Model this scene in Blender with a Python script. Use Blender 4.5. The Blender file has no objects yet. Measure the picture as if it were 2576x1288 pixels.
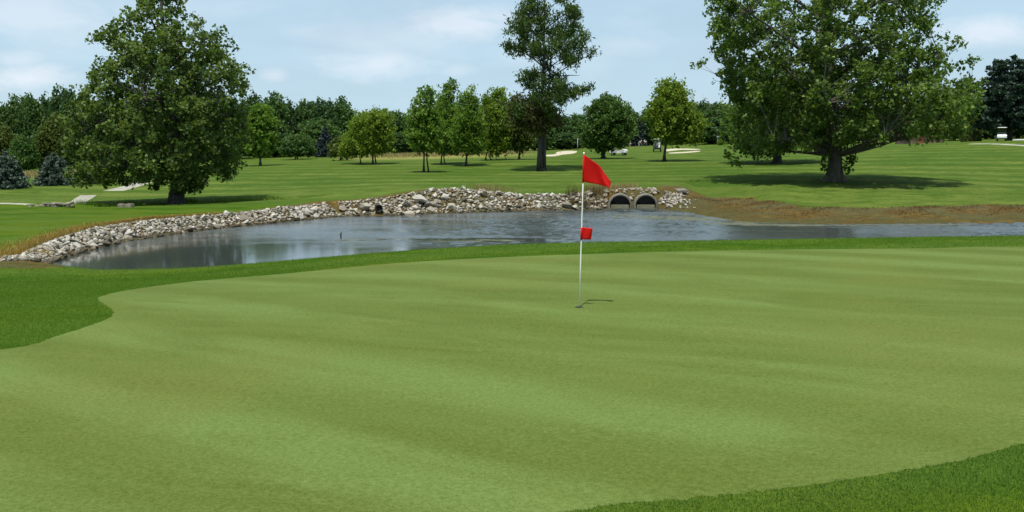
import bpy, bmesh, math, random
import numpy as np
from mathutils import Vector, Matrix, Euler, geometry

random.seed(11)
rng = np.random.default_rng(11)
sc = bpy.context.scene
COL = sc.collection
PI = math.pi

# ---------------------------------------------------------------- survey helpers
# sightings were taken on a 2576 x 1288 copy of the photograph; water level is z = 0
FPX, CX, CY, HOR, EYE = 2231.0, 1288.0, 644.0, 400.0, 3.0
PITCH = math.atan((CY - HOR) / FPX)
cP, sP = math.cos(PITCH), math.sin(PITCH)

def ray(px, py):
    dx = (px - CX) / FPX
    dy = (py - CY) / FPX
    return np.array([dx, cP - dy * sP, -sP - dy * cP])

def at(px, py, Y):
    d = ray(px, py)
    s = Y / d[1]
    return np.array([d[0] * s, Y, EYE + d[2] * s])

def on_z(px, py, z=0.0):
    d = ray(px, py)
    s = (z - EYE) / d[2]
    return np.array([d[0] * s, d[1] * s, z])

def proj(p):
    x, y, z = p[0], p[1], p[2] - EYE
    f = y * cP - z * sP
    u = y * sP + z * cP
    return CX + FPX * x / f, CY - FPX * u / f

# ---------------------------------------------------------------- terrain heights
WORLD_PTS = [(0, 0, 1.35), (0, -20, 1.6), (-20, 0, 1.0), (20, 0, 1.5), (-40, 10, .6), (40, 10, 1.4),
             (.95, 12.6, .95), (.4, 5.2, 1.0), (-5.5, 9.5, .9), (5, 7, 1.05),
             (-8.8, 21.5, .15), (-4.3, 22.3, .50), (0, 22.6, .78), (6, 22.5, .9), (12.7, 22.5, 1.0),
             (-13, 22.6, .07), (-11, 17, .55), (12, 15, 1.05), (-22, 25, .4), (25, 22, 1.1), (-40, 30, .6),
             (45, 30, 1.0), (60, 50, 1.0)]
PIX_PTS = [(0, 638, 26), (170, 608, 28.3), (305, 573, 32), (400, 553, 35), (537, 541, 39.5), (644, 532, 42),
           (757, 516, 45), (915, 497, 49.5), (1073, 478, 52), (1181, 485, 52.3), (1342, 493, 53.3), (1450, 489, 54.2),
           (1560, 478, 55.5), (1700, 480, 54.5), (1760, 497, 51),
           (100, 530, 42), (0, 516, 45), (250, 516, 46), (445, 509, 50), (175, 500, 56), (320, 470, 66), (138, 466, 68),
           (20, 474, 64), (-200, 470, 66), (75, 440, 90), (0, 428, 115), (220, 425, 115), (-250, 425, 115),
           (600, 470, 66), (800, 455, 70), (620, 405, 130), (750, 393, 150), (900, 389, 160), (942, 413, 100),
           (1072, 433, 82), (1173, 416, 95), (1000, 385, 165), (1200, 384, 160), (1306, 404, 100), (1362, 430, 85),
           (1420, 382, 140), (1518, 399, 105), (1518, 440, 76), (1670, 406, 95), (1553, 391, 122), (1652, 382, 130),
           (1720, 376, 145), (1600, 370, 195), (1800, 361, 190), (1955, 411, 88), (2098, 456, 62), (2100, 362, 165),
           (2300, 400, 88), (2300, 362, 140), (2520, 354, 125), (2576, 367, 108), (2576, 470, 60), (2100, 505, 51),
           (2576, 515, 48), (2800, 350, 130), (2800, 480, 60), (1900, 482, 55),
           (1100, 384, 200), (700, 388, 200), (300, 392, 200), (0, 395, 200), (-400, 395, 200), (1400, 372, 210),
           (2576, 345, 200), (3000, 345, 200)]
_cp = [tuple(map(float, w)) for w in WORLD_PTS] + [tuple(at(*p)) for p in PIX_PTS]
_cp = np.array(_cp)
_S = 50.0

def _phi(r2):
    return np.where(r2 > 1e-12, 0.5 * r2 * np.log(np.maximum(r2, 1e-12)), 0.0)

def _tps_fit(p, lam=2e-4):
    n = len(p)
    q = p[:, :2] / _S
    K = _phi(((q[:, None, :] - q[None, :, :]) ** 2).sum(-1)) + lam * np.eye(n)
    P = np.hstack([np.ones((n, 1)), q])
    A = np.zeros((n + 3, n + 3))
    A[:n, :n] = K
    A[:n, n:] = P
    A[n:, :n] = P.T
    b = np.concatenate([p[:, 2], np.zeros(3)])
    s = np.linalg.solve(A, b)
    return q, s[:n], s[n:]

_q, _w, _a = _tps_fit(_cp)

def tps(X, Y):
    X = np.clip(np.asarray(X, float), -95, 120) / _S
    Y = np.clip(np.asarray(Y, float), -20, 215) / _S
    out = np.empty(X.shape)
    xf, yf, of = X.ravel(), Y.ravel(), out.reshape(-1)
    for i in range(0, len(xf), 20000):
        a, b = xf[i:i + 20000], yf[i:i + 20000]
        r2 = (a[:, None] - _q[None, :, 0]) ** 2 + (b[:, None] - _q[None, :, 1]) ** 2
        of[i:i + 20000] = _phi(r2) @ _w + _a[0] + _a[1] * a + _a[2] * b
    return out

FAR_SHORE = [(112, 666), (213, 633), (319, 607), (425, 591), (531, 577), (640, 566), (740, 556), (860, 545), (942, 543),
             (1060, 539), (1181, 535), (1342, 530), (1492, 528), (1532, 525), (1592, 524), (1660, 525), (1710, 531),
             (1780, 544), (1870, 558), (1960, 562), (2100, 563), (2300, 563), (2450, 562), (2576, 561)]
SHORE = [tuple(on_z(*p)[:2]) for p in FAR_SHORE]
N_FAR = len(SHORE)
POND = SHORE + [(34, 42), (44, 40), (48, 33), (42, 28), (30, 26.3), (20, 25.6), (13, 25.1), (6, 24.8), (0, 24.6), (-4, 24.3),
                (-8, 23.7), (-11, 23.7)]
POND = np.array(POND)

def inside(poly, X, Y):
    poly = np.asarray(poly)
    r = np.zeros(np.shape(X), bool)
    n = len(poly)
    for i in range(n):
        x1, y1 = poly[i]
        x2, y2 = poly[(i + 1) % n]
        c = (y1 > Y) != (y2 > Y)
        with np.errstate(divide='ignore', invalid='ignore'):
            xi = (x2 - x1) * (Y - y1) / (y2 - y1) + x1
        r ^= c & (X < xi)
    return r

def seg_dist(poly, X, Y, closed=True):
    poly = np.asarray(poly)
    d = np.full(np.shape(X), 1e9)
    n = len(poly)
    for i in range(n if closed else n - 1):
        a = poly[i]
        b = poly[(i + 1) % n]
        ab = b - a
        t = np.clip(((X - a[0]) * ab[0] + (Y - a[1]) * ab[1]) / (ab @ ab + 1e-12), 0, 1)
        d = np.minimum(d, np.hypot(X - a[0] - t * ab[0], Y - a[1] - t * ab[1]))
    return d

PIPE_R, PIPE_IN = .74, .60
PIPES = []
for cxp in (1560, 1625):
    m = on_z(cxp, 525, 0.0)
    PIPES.append((m[0], m[1] + .05, .17))
DRAIN = at(953, 524, 47.25)
DITCH = np.array([at(*p)[:2] for p in [(-250, 519, 43), (0, 519, 44.5), (200, 520, 45.5), (330, 519, 47), (430, 512, 49),
                                       (560, 508, 50.5), (700, 505, 51.5), (780, 503, 52.5)]])

def sstep(a, b, x):
    t = np.clip((x - a) / (b - a), 0, 1)
    return t * t * (3 - 2 * t)

def tz(X, Y):
    X = np.asarray(X, float)
    Y = np.asarray(Y, float)
    z = np.maximum(tps(X, Y), .06) + 5.0 * sstep(222, 300, Y)
    near = (np.abs(X - 10) < 75) & (np.abs(Y - 35) < 40)
    if near.any():
        x, y = X[near], Y[near]
        zz = z[near]
        ins = inside(POND, x, y)
        d = seg_dist(POND, x, y)
        right = sstep(7.5, 13.0, x) * sstep(33, 37, y)
        slope = .62 * (1 - right) + .125 * right
        pipe_side = np.exp(-((x - 7.1) / 2.4) ** 2) * sstep(50, 52, y)
        slope = slope + .7 * pipe_side * (1 - right)
        bank = slope * d
        k = .12
        h = np.clip(.5 + .5 * (zz - bank) / k, 0, 1)
        lo = zz * (1 - h) + bank * h - k * h * (1 - h)
        zz = np.where(ins, -np.minimum(1.0, .35 * d), np.maximum(lo, np.minimum(.01 + d * .1, .03)))
        zz = zz + np.where(ins, 0, .22 * np.exp(-((x + 4.0) / 2.7) ** 2) * sstep(.5, 1.5, d) * (1 - sstep(2.0, 4.5, d)) * (y > 40))
        dd = seg_dist(DITCH, x, y, False)
        zz = zz - .42 * np.exp(-(dd / .75) ** 2)
        for (pxc, pyc, pz) in PIPES:
            tr = (np.abs(x - pxc) < PIPE_IN + .05) & (y > pyc - .5) & (y < pyc + 1.05)
            zz = np.where(tr, np.minimum(zz, -.06 + .16 * sstep(pyc - .1, pyc + .6, y)), zz)
        z = z.copy()
        z[near] = zz
    return z

def tz1(x, y):
    return float(tz(np.array([x]), np.array([y]))[0])

_YS = np.concatenate([np.arange(3, 30, .1), np.arange(30, 70, .2), np.arange(70, 215, .7)])

def ground(px, py):
    d = ray(px, py)
    s = _YS / d[1]
    X = d[0] * s
    Z = EYE + d[2] * s
    g = tz(X, _YS)
    hit = np.nonzero(Z < g)[0]
    i = hit[0] if len(hit) else len(_YS) - 1
    if i > 0:
        a0, a1 = Z[i - 1] - g[i - 1], Z[i] - g[i]
        t = a0 / (a0 - a1) if a0 != a1 else 0
        Y = _YS[i - 1] + t * (_YS[i] - _YS[i - 1])
    else:
        Y = _YS[0]
    X = d[0] * Y / d[1]
    return np.array([X, Y, tz1(X, Y)])

def place(px, Y):
    x = (px - CX) / FPX * Y / (cP)
    for _ in range(6):
        z = tz1(x, Y)
        f = Y * cP - (z - EYE) * sP
        x = (px - CX) * f / FPX
    return np.array([x, Y, tz1(x, Y)])

# ---------------------------------------------------------------- object helpers
def tag(o, label=None, cat=None, group=None, kind=None):
    if label: o['label'] = label
    if cat: o['category'] = cat
    if group: o['group'] = group
    if kind: o['kind'] = kind
    return o

def link(name, me, parent=None, mat=None, loc=None, rot=None, scale=None):
    o = bpy.data.objects.new(name, me)
    COL.objects.link(o)
    if mat is not None and me is not None and not me.materials:
        me.materials.append(mat)
    if parent is not None: o.parent = parent
    if loc is not None: o.location = tuple(map(float, loc))
    if rot is not None: o.rotation_euler = rot
    if scale is not None: o.scale = scale
    return o

def empty(name, loc, rz=0.0, scale=None):
    o = bpy.data.objects.new(name, None)
    COL.objects.link(o)
    o.empty_display_size = .3
    o.location = tuple(map(float, loc))
    o.rotation_euler = (0, 0, rz)
    if scale is not None: o.scale = scale
    return o

def mk_mesh(name, V, faces, smooth=False, attrs=None):
    """faces: an (n,3) or (n,4) int array or a list of index lists"""
    me = bpy.data.meshes.new(name)
    V = np.asarray(V, np.float32)
    me.vertices.add(len(V))
    me.vertices.foreach_set('co', V.ravel())
    if isinstance(faces, np.ndarray):
        n, k = faces.shape
        me.loops.add(n * k)
        me.loops.foreach_set('vertex_index', faces.astype(np.int32).ravel())
        me.polygons.add(n)
        me.polygons.foreach_set('loop_start', np.arange(0, n * k, k, dtype=np.int32))
    else:
        tot = sum(len(f) for f in faces)
        me.loops.add(tot)
        me.loops.foreach_set('vertex_index', np.array([i for f in faces for i in f], np.int32))
        me.polygons.add(len(faces))
        st = np.cumsum([0] + [len(f) for f in faces[:-1]]).astype(np.int32)
        me.polygons.foreach_set('loop_start', st)
    me.update(calc_edges=True)
    me.polygons.foreach_set('use_smooth', np.full(len(me.polygons), bool(smooth)))
    if attrs:
        for k, v in attrs.items():
            a = me.attributes.new(k, 'FLOAT', 'POINT')
            a.data.foreach_set('value', np.asarray(v, np.float32))
    return me

class MB:
    """collects simple shaped solids into one mesh"""
    def __init__(self):
        self.v = []
        self.f = []
    def add(self, V, F):
        n = len(self.v)
        self.v += [tuple(p) for p in V]
        self.f += [[i + n for i in f] for f in F]
    def box(self, c, s, rot=None, taper=1.0):
        x, y, z = s[0] / 2, s[1] / 2, s[2] / 2
        V = [(-x, -y, -z), (x, -y, -z), (x, y, -z), (-x, y, -z),
             (-x * taper, -y * taper, z), (x * taper, -y * taper, z), (x * taper, y * taper, z), (-x * taper, y * taper, z)]
        if rot:
            M = Euler(rot).to_matrix()
            V = [tuple(M @ Vector(p)) for p in V]
        V = [(p[0] + c[0], p[1] + c[1], p[2] + c[2]) for p in V]
        self.add(V, [[0, 3, 2, 1], [4, 5, 6, 7], [0, 1, 5, 4], [1, 2, 6, 5], [2, 3, 7, 6], [3, 0, 4, 7]])
    def tube(self, pts, radii, seg=8, cap=True):
        pts = [Vector(p) for p in pts]
        n = len(pts)
        rings = []
        up = Vector((0, 0, 1))
        prev = None
        for i, p in enumerate(pts):
            t = (pts[min(i + 1, n - 1)] - pts[max(i - 1, 0)])
            t = t.normalized() if t.length > 1e-9 else up
            if prev is None:
                a = t.cross(up) if abs(t.z) < .95 else t.cross(Vector((1, 0, 0)))
            else:
                a = prev - t * prev.dot(t)
            a.normalize()
            prev = a
            b = t.cross(a)
            r = radii[i] if hasattr(radii, '__len__') else radii
            rings.append([tuple(p + (a * math.cos(2 * PI * k / seg) + b * math.sin(2 * PI * k / seg)) * r) for k in range(seg)])
        V = [q for r in rings for q in r]
        F = []
        for i in range(n - 1):
            for k in range(seg):
                k2 = (k + 1) % seg
                F.append([i * seg + k, i * seg + k2, (i + 1) * seg + k2, (i + 1) * seg + k])
        if cap:
            F.append(list(range(seg))[::-1])
            F.append([(n - 1) * seg + k for k in range(seg)])
        self.add(V, F)
    def prism(self, profile, x0, x1):
        """profile of (y, z) pairs extruded along x"""
        n = len(profile)
        V = [(x0, p[0], p[1]) for p in profile] + [(x1, p[0], p[1]) for p in profile]
        F = [[i, (i + 1) % n, n + (i + 1) % n, n + i] for i in range(n)]
        F.append(list(range(n))[::-1])
        F.append([n + i for i in range(n)])
        self.add(V, F)
    def lathe(self, prof, seg=16, c=(0, 0, 0), axis='z'):
        """prof of (r, h)"""
        V = []
        for (r, h) in prof:
            for k in range(seg):
                a = 2 * PI * k / seg
                p = (r * math.cos(a), r * math.sin(a), h)
                if axis == 'x': p = (p[2], p[0], p[1])
                if axis == 'y': p = (p[0], p[2], p[1])
                V.append((p[0] + c[0], p[1] + c[1], p[2] + c[2]))
        F = []
        for i in range(len(prof) - 1):
            for k in range(seg):
                k2 = (k + 1) % seg
                F.append([i * seg + k, i * seg + k2, (i + 1) * seg + k2, (i + 1) * seg + k])
        if prof[0][0] > 1e-5: F.append([k for k in range(seg)][::-1])
        if prof[-1][0] > 1e-5: F.append([(len(prof) - 1) * seg + k for k in range(seg)])
        self.add(V, F)
    def build(self, name, mat, parent=None, smooth=False, bevel=0.0, loc=None, rot=None):
        me = bpy.data.meshes.new(name)
        me.from_pydata(self.v, [], self.f)
        bm = bmesh.new()
        bm.from_mesh(me)
        bmesh.ops.remove_doubles(bm, verts=bm.verts, dist=1e-5)
        bmesh.ops.recalc_face_normals(bm, faces=bm.faces)
        if bevel > 0:
            bmesh.ops.bevel(bm, geom=[e for e in bm.edges if len(e.link_faces) == 2 and e.calc_face_angle(0) > .5],
                            offset=bevel, segments=2, affect='EDGES', clamp_overlap=True)
        bm.to_mesh(me)
        bm.free()
        me.polygons.foreach_set('use_smooth', np.full(len(me.polygons), bool(smooth)))
        return link(name, me, parent, mat, loc, rot)

# ---------------------------------------------------------------- material helpers
class NT:
    def __init__(self, name):
        self.m = bpy.data.materials.new(name)
        self.m.use_nodes = True
        self.t = self.m.node_tree
        self.t.nodes.clear()
        self.out = self.t.nodes.new('ShaderNodeOutputMaterial')
    def n(self, typ, ins=None, **kw):
        nd = self.t.nodes.new(typ)
        for k, v in kw.items(): setattr(nd, k, v)
        if ins:
            for k, v in ins.items(): self.set(nd.inputs[k], v)
        return nd
    def set(self, sock, v):
        if hasattr(v, 'is_linked') or isinstance(v, bpy.types.NodeSocket):
            self.t.links.new(v, sock)
        else:
            if isinstance(v, (tuple, list)) and len(v) == 3 and sock.type == 'RGBA': v = (*v, 1)
            sock.default_value = v
    def math(self, op, a, b=0.0, clamp=False):
        nd = self.n('ShaderNodeMath', operation=op, use_clamp=clamp)
        self.set(nd.inputs[0], a)
        self.set(nd.inputs[1], b)
        return nd.outputs[0]
    def mix(self, f, a, b, blend='MIX'):
        nd = self.n('ShaderNodeMix', data_type='RGBA', blend_type=blend)
        self.set(nd.inputs[0], f)
        self.set(nd.inputs[6], a)
        self.set(nd.inputs[7], b)
        return nd.outputs[2]
    def noise(self, vec, scale, detail=4, rough=.55, dist=0.0):
        nd = self.n('ShaderNodeTexNoise', {'Scale': scale, 'Detail': detail, 'Roughness': rough, 'Distortion': dist})
        if vec is not None: self.set(nd.inputs['Vector'], vec)
        return nd.outputs['Fac']
    def ramp(self, f, stops):
        nd = self.n('ShaderNodeValToRGB')
        e = nd.color_ramp.elements
        while len(e) < len(stops): e.new(.5)
        for i, (p, c) in enumerate(stops):
            e[i].position = p
            e[i].color = (*c, 1) if not isinstance(c, (int, float)) else (c, c, c, 1)
        self.set(nd.inputs[0], f)
        return nd.outputs[0]
    def rng(self, f, a, b, c=0.0, d=1.0):
        nd = self.n('ShaderNodeMapRange', {'From Min': a, 'From Max': b, 'To Min': c, 'To Max': d})
        nd.clamp = True
        self.set(nd.inputs['Value'], f)
        return nd.outputs[0]
    def pos(self): return self.n('ShaderNodeNewGeometry').outputs['Position']
    def obj(self): return self.n('ShaderNodeTexCoord').outputs['Object']
    def attr(self, name): return self.n('ShaderNodeAttribute', attribute_name=name).outputs['Fac']
    def scaled(self, vec, s, rot=0.0):
        nd = self.n('ShaderNodeMapping')
        nd.inputs['Scale'].default_value = s
        nd.inputs['Rotation'].default_value = (0, 0, rot)
        self.set(nd.inputs['Vector'], vec)
        return nd.outputs[0]
    def rs(self, vec, rot, s):
        return self.scaled(self.scaled(vec, (1, 1, 1), rot), s)
    def bump(self, h, strength, dist=.05, normal=None):
        nd = self.n('ShaderNodeBump', {'Strength': strength, 'Distance': dist})
        self.set(nd.inputs['Height'], h)
        if normal is not None: self.set(nd.inputs['Normal'], normal)
        return nd.outputs[0]
    def principled(self, color, rough=.6, normal=None, **kw):
        nd = self.n('ShaderNodeBsdfPrincipled')
        self.set(nd.inputs['Base Color'], color)
        self.set(nd.inputs['Roughness'], rough)
        if normal is not None: self.set(nd.inputs['Normal'], normal)
        for k, v in kw.items(): self.set(nd.inputs[k], v)
        return nd.outputs[0]
    def done(self, shader):
        self.t.links.new(shader, self.out.inputs['Surface'])
        return self.m

def simple_mat(name, col, rough=.5, var=.25, scale=8.0, bump=0.0, **kw):
    t = NT(name)
    n = t.noise(t.obj(), scale, 4)
    c = t.mix(t.rng(n, .3, .7), tuple(x * (1 - var) for x in col), tuple(min(1, x * (1 + var)) for x in col))
    nm = t.bump(n, bump, .02) if bump else None
    return t.done(t.principled(c, rough, nm, **kw))

def leaf_mat(name, dark, mid, light, trans=.28, rough=.45, spec=.35):
    t = NT(name)
    a = t.attr('tint')
    c = t.ramp(a, [(0.0, dark), (.5, mid), (1.0, light)])
    p = t.principled(c, rough, **{'Specular IOR Level': spec})
    tr = t.n('ShaderNodeBsdfTranslucent')
    t.set(tr.inputs['Color'], t.mix(.5, c, (light[0] * 1.2, light[1] * 1.25, light[2] * .6)))
    mx = t.n('ShaderNodeMixShader')
    t.set(mx.inputs[0], trans)
    t.t.links.new(p, mx.inputs[1])
    t.t.links.new(tr.outputs[0], mx.inputs[2])
    return t.done(mx.outputs[0])

def bark_mat(name, a, b, scale=6.0):
    t = NT(name)
    v = t.scaled(t.obj(), (1, 1, .25))
    n = t.noise(v, scale, 6, .65, .4)
    c = t.mix(t.rng(n, .3, .7), a, b)
    return t.done(t.principled(c, .9, t.bump(n, .8, .08)))

M = {}
M['leaf_big'] = leaf_mat('broad_leaves', (.034, .078, .012), (.088, .160, .022), (.185, .265, .056), .44, .5, .3)
M['leaf_big_left'] = leaf_mat('broad_leaves_dark', (.032, .070, .012), (.080, .142, .021), (.185, .25, .062), .42, .5, .3)
M['leaf_locust'] = leaf_mat('locust_leaves', (.034, .068, .016), (.064, .118, .026), (.12, .18, .042), .42, .5, .2)
M['leaf_locust_dry'] = leaf_mat('dry_locust_leaves', (.05, .052, .014), (.085, .088, .024), (.13, .13, .05), .32, .5, .3)
M['leaf_young'] = leaf_mat('young_tree_leaves', (.052, .122, .012), (.115, .215, .024), (.215, .31, .052), .44, .5, .2)
M['leaf_bright'] = leaf_mat('bright_leaves', (.07, .14, .010), (.145, .23, .020), (.25, .33, .05), .44, .5, .2)
M['leaf_elm'] = leaf_mat('elm_leaves', (.036, .084, .016), (.068, .140, .026), (.125, .205, .048), .38, .5, .2)
M['leaf_wood_a'] = leaf_mat('woodland_leaves', (.036, .088, .022), (.068, .140, .032), (.12, .19, .05), .36, .55, .2)
M['leaf_wood_b'] = leaf_mat('deep_green_leaves', (.028, .068, .022), (.052, .110, .033), (.092, .155, .046), .34, .55, .2)
M['leaf_wood_c'] = leaf_mat('olive_leaves', (.045, .068, .012), (.08, .115, .018), (.13, .165, .035), .32, .55, .25)
M['leaf_wood_d'] = leaf_mat('fresh_green_leaves', (.03, .075, .012), (.055, .125, .018), (.09, .17, .03), .3, .55, .25)
M['needle_blue'] = leaf_mat('blue_spruce_needles', (.034, .055, .039), (.066, .100, .074), (.125, .17, .13), .15, .6, .2)
M['needle_dark'] = leaf_mat('dark_spruce_needles', (.014, .024, .026), (.028, .044, .046), (.06, .08, .08), .1, .6, .25)
M['needle_pine'] = leaf_mat('pine_needles', (.010, .026, .018), (.021, .047, .030), (.045, .08, .045), .12, .6, .25)
M['bark'] = bark_mat('grey_brown_bark', (.032, .028, .022), (.125, .112, .09))
M['bark_dark'] = bark_mat('dark_bark', (.022, .02, .018), (.075, .068, .06))
M['bark_pale'] = bark_mat('pale_mottled_bark', (.10, .09, .07), (.36, .34, .29), 3.0)

# ---------------------------------------------------------------- camera, sun, sky
cam = bpy.data.cameras.new('camera')
cam.sensor_fit = 'HORIZONTAL'
cam.sensor_width = 36
cam.lens = 36 * FPX / 2576
cam.clip_start, cam.clip_end = .1, 6000
co = bpy.data.objects.new('camera', cam)
COL.objects.link(co)
co.location = (0, 0, EYE)
co.rotation_euler = (PI / 2 - PITCH, 0, 0)
sc.camera = co

SUN_EL = math.radians(72)
sun_h = np.array([-.22, -.97])
sun_h /= np.linalg.norm(sun_h)
to_sun = Vector((sun_h[0] * math.cos(SUN_EL), sun_h[1] * math.cos(SUN_EL), math.sin(SUN_EL)))
sl = bpy.data.lights.new('sun', 'SUN')
sl.energy = 4.3
sl.angle = math.radians(.55)
sl.color = (1.0, .955, .88)
so = bpy.data.objects.new('sun', sl)
COL.objects.link(so)
so.location = (0, 0, 60)
so.rotation_euler = to_sun.to_track_quat('Z', 'Y').to_euler()

w = bpy.data.worlds.new('World')
sc.world = w
w.use_nodes = True
wt = w.node_tree
wt.nodes.clear()
class WT(NT):
    def __init__(self):
        self.t = wt
W = WT()
wo = W.n('ShaderNodeOutputWorld')
sky = W.n('ShaderNodeTexSky', sky_type='NISHITA')
sky.sun_disc = False
sky.sun_elevation = SUN_EL
sky.sun_rotation = math.atan2(sun_h[0], sun_h[1])
sky.air_density, sky.dust_density, sky.ozone_density = 1.0, 1.6, 1.2
tc = W.n('ShaderNodeTexCoord').outputs['Generated']
sep = W.n('ShaderNodeSeparateXYZ', {'Vector': tc})
den = W.math('ADD', W.math('MAXIMUM', sep.outputs['Z'], 0.0), .12)
uv = W.n('ShaderNodeCombineXYZ', {'X': W.math('DIVIDE', sep.outputs['X'], den), 'Y': W.math('DIVIDE', sep.outputs['Y'], den)}).outputs[0]
uv2 = W.n('ShaderNodeCombineXYZ', {'X': sep.outputs['X'], 'Y': W.math('MULTIPLY', sep.outputs['Z'], 2.3), 'Z': sep.outputs['Y']}).outputs[0]
big = W.noise(uv, .9, 7, .58, .3)
puff = W.noise(uv2, 5.2, 7, .55, .25)
veil = W.rng(big, .30, .75, .30, .80)
pf = W.rng(puff, .54, .76, 0.0, .35)
sx_ = W.math('DIVIDE', sep.outputs['X'], W.math('MAXIMUM', sep.outputs['Y'], .05))
sz_ = W.math('DIVIDE', sep.outputs['Z'], W.math('MAXIMUM', sep.outputs['Y'], .05))
wisp = W.math('MULTIPLY', W.math('SUBTRACT', W.noise(uv2, 14, 6, .62, .3), .5), 2.6)
front = W.math('GREATER_THAN', sep.outputs['Y'], .05)
for (px, py, rx, ry, st_) in [(95, 35, 170, 55, .45), (60, 198, 120, 30, .75), (40, 150, 60, 20, .4), (1130, 62, 140, 36, .6), (1260, 40, 60, 26, .4),
                              (955, 162, 120, 36, .6), (870, 150, 50, 18, .35), (2485, 78, 120, 34, .6), (690, 188, 34, 15, .4), (1150, 178, 40, 14, .3), (1560, 110, 90, 26, .25)]:
    d_ = ray(px, py)
    a_ = W.math('DIVIDE', W.math('SUBTRACT', sx_, d_[0] / d_[1]), rx / FPX)
    b_ = W.math('DIVIDE', W.math('SUBTRACT', sz_, d_[2] / d_[1]), ry / FPX)
    q_ = W.math('SQRT', W.math('ADD', W.math('MULTIPLY', a_, a_), W.math('MULTIPLY', b_, b_)))
    g_ = W.math('MULTIPLY', W.rng(W.math('ADD', q_, wisp), .25, 1.35, st_, 0.0), front)
    pf = W.math('MAXIMUM', pf, g_)
cl = W.math('MAXIMUM', veil, pf)
PALE = (4.6, 6.35, 7.6)
WHITE = (7.2, 7.7, 8.3)
hz = W.rng(sep.outputs['Z'], -.02, .30, .62, .20)
base = W.mix(hz, sky.outputs[0], PALE)
base = W.mix(veil, base, PALE)
colr = W.mix(pf, base, WHITE)
grey = W.rng(W.noise(uv2, 3.1, 5, .5, .2), .55, .72, 0.0, .35)
colr = W.mix(grey, colr, (4.3, 5.1, 6.1))
bg = W.n('ShaderNodeBackground', {'Color': colr, 'Strength': .099})
wt.links.new(bg.outputs[0], wo.inputs['Surface'])

sc.view_settings.view_transform = 'Standard'
sc.view_settings.look = 'None'
sc.view_settings.exposure = 0.3
sc.view_settings.gamma = 1.0
sc.render.engine = 'CYCLES'
sc.cycles.use_denoising = True
sc.cycles.max_bounces = 6
sc.cycles.diffuse_bounces = 3
sc.cycles.glossy_bounces = 3
sc.cycles.transmission_bounces = 3
sc.cycles.caustics_reflective = False
sc.cycles.caustics_refractive = False
sc.cycles.use_adaptive_sampling = True
sc.cycles.adaptive_threshold = .01

# ================================================================ GROUND
def grid_lines(spec):
    out = []
    for a, b, s in spec:
        out += list(np.arange(a, b - 1e-6, s))
    out.append(spec[-1][1])
    return np.array(sorted(set(np.round(out, 4))))

xl = grid_lines([(-3000, -400, 600), (-400, -120, 40), (-120, -60, 6), (-60, -32, 1.2), (-32, 5.3, .28), (5.3, 9.8, .07), (9.8, 32, .28),
                 (32, 60, 1.2), (60, 130, 6), (130, 400, 40), (400, 3000, 650)])
yl = grid_lines([(-300, -20, 40), (-20, 2, 2), (2, 24, .25), (24, 52.5, .25), (52.5, 58, .14), (58, 75, .5), (75, 130, 1.4), (130, 220, 4),
                 (220, 500, 40), (500, 3500, 600)])
GX, GY = np.meshgrid(xl, yl)
GZ = tz(GX, GY)
nx, ny = len(xl), len(yl)
idx = np.arange(nx * ny).reshape(ny, nx)
quads = np.stack([idx[:-1, :-1], idx[:-1, 1:], idx[1:, 1:], idx[1:, :-1]], -1).reshape(-1, 4)

def wob(X, Y, f):
    return (np.sin(X * f + 1.3 * np.sin(Y * f * .7)) + np.sin(Y * f * 1.37 + X * f * .6 + 2) + np.sin((X - Y) * f * 2.1)) / 3

# dry, dead bank to the right of the pipes, and dead grass above the riprap
pd = seg_dist(POND, GX, GY)
pin = inside(POND, GX, GY)
rt = sstep(8.6, 10.5, GX) * sstep(36, 39, GY)
bank_w = 5.2 + .7 * wob(GX, GY, .9) + 1.5 * sstep(16, 26, GX)
dry = rt * (1 - sstep(bank_w - 1.2, bank_w + .35, pd)) * (GY < 62)
shore_l = seg_dist(np.array(SHORE[:16]), GX, GY, False)
rk_w = np.interp(GX, [-16, -10, -6, -2, 1, 4, 8], [1.15, 1.35, 1.45, 1.7, 2.3, 1.9, 1.9])
crest = (1 - sstep(rk_w + .0, rk_w + .75 + .25 * wob(GX, GY, 1.7), shore_l)) * sstep(22, 24.5, GY) * (GY < 60)
dry = np.maximum(dry, crest)
dry = np.maximum(dry, (np.abs(GX - 7.1) < 2.6 + .4 * wob(GX, GY, 2.1)) * (GY > 51.5) * (GY < 55.6 + .3 * wob(GX, GY, 3.1)) * .9)
# lush lawn left and round the green, tan field beyond
lush = 1 - sstep(44, 51, GY - .12 * (GX + 20))
lush = np.maximum(lush * (1 - sstep(2, 8, GX) * sstep(40, 47, GY)), (GY < 30) * .9)
tanm = np.zeros_like(GX)
def pix_blob(px, py, Y, rx, ry):
    c = at(px, py, Y)
    return np.exp(-(((GX - c[0]) / rx) ** 2 + ((GY - c[1]) / ry) ** 2) ** 2)
for b in [(75, 440, 92, 5.5, 9), (1080, 392, 125, 12, 12), (1180, 389, 130, 9, 9), (2430, 350, 138, 10, 6)]:
    tanm = np.maximum(tanm, pix_blob(*b))
mud = np.clip(1.25 - np.abs(pd - .3) / 2.4, 0, 1) * sstep(7.5, 10, GX) * sstep(36, 39, GY)
stripe = sstep(52, 62, GY) * (1 - sstep(150, 170, GY))
flat = lambda a: a.ravel()
gme = mk_mesh('ground', np.stack([flat(GX), flat(GY), flat(GZ)], -1), quads, True,
              {'dry': flat(dry), 'lush': flat(lush), 'tan': flat(tanm), 'mud': flat(mud), 'stripe': flat(stripe)})

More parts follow.
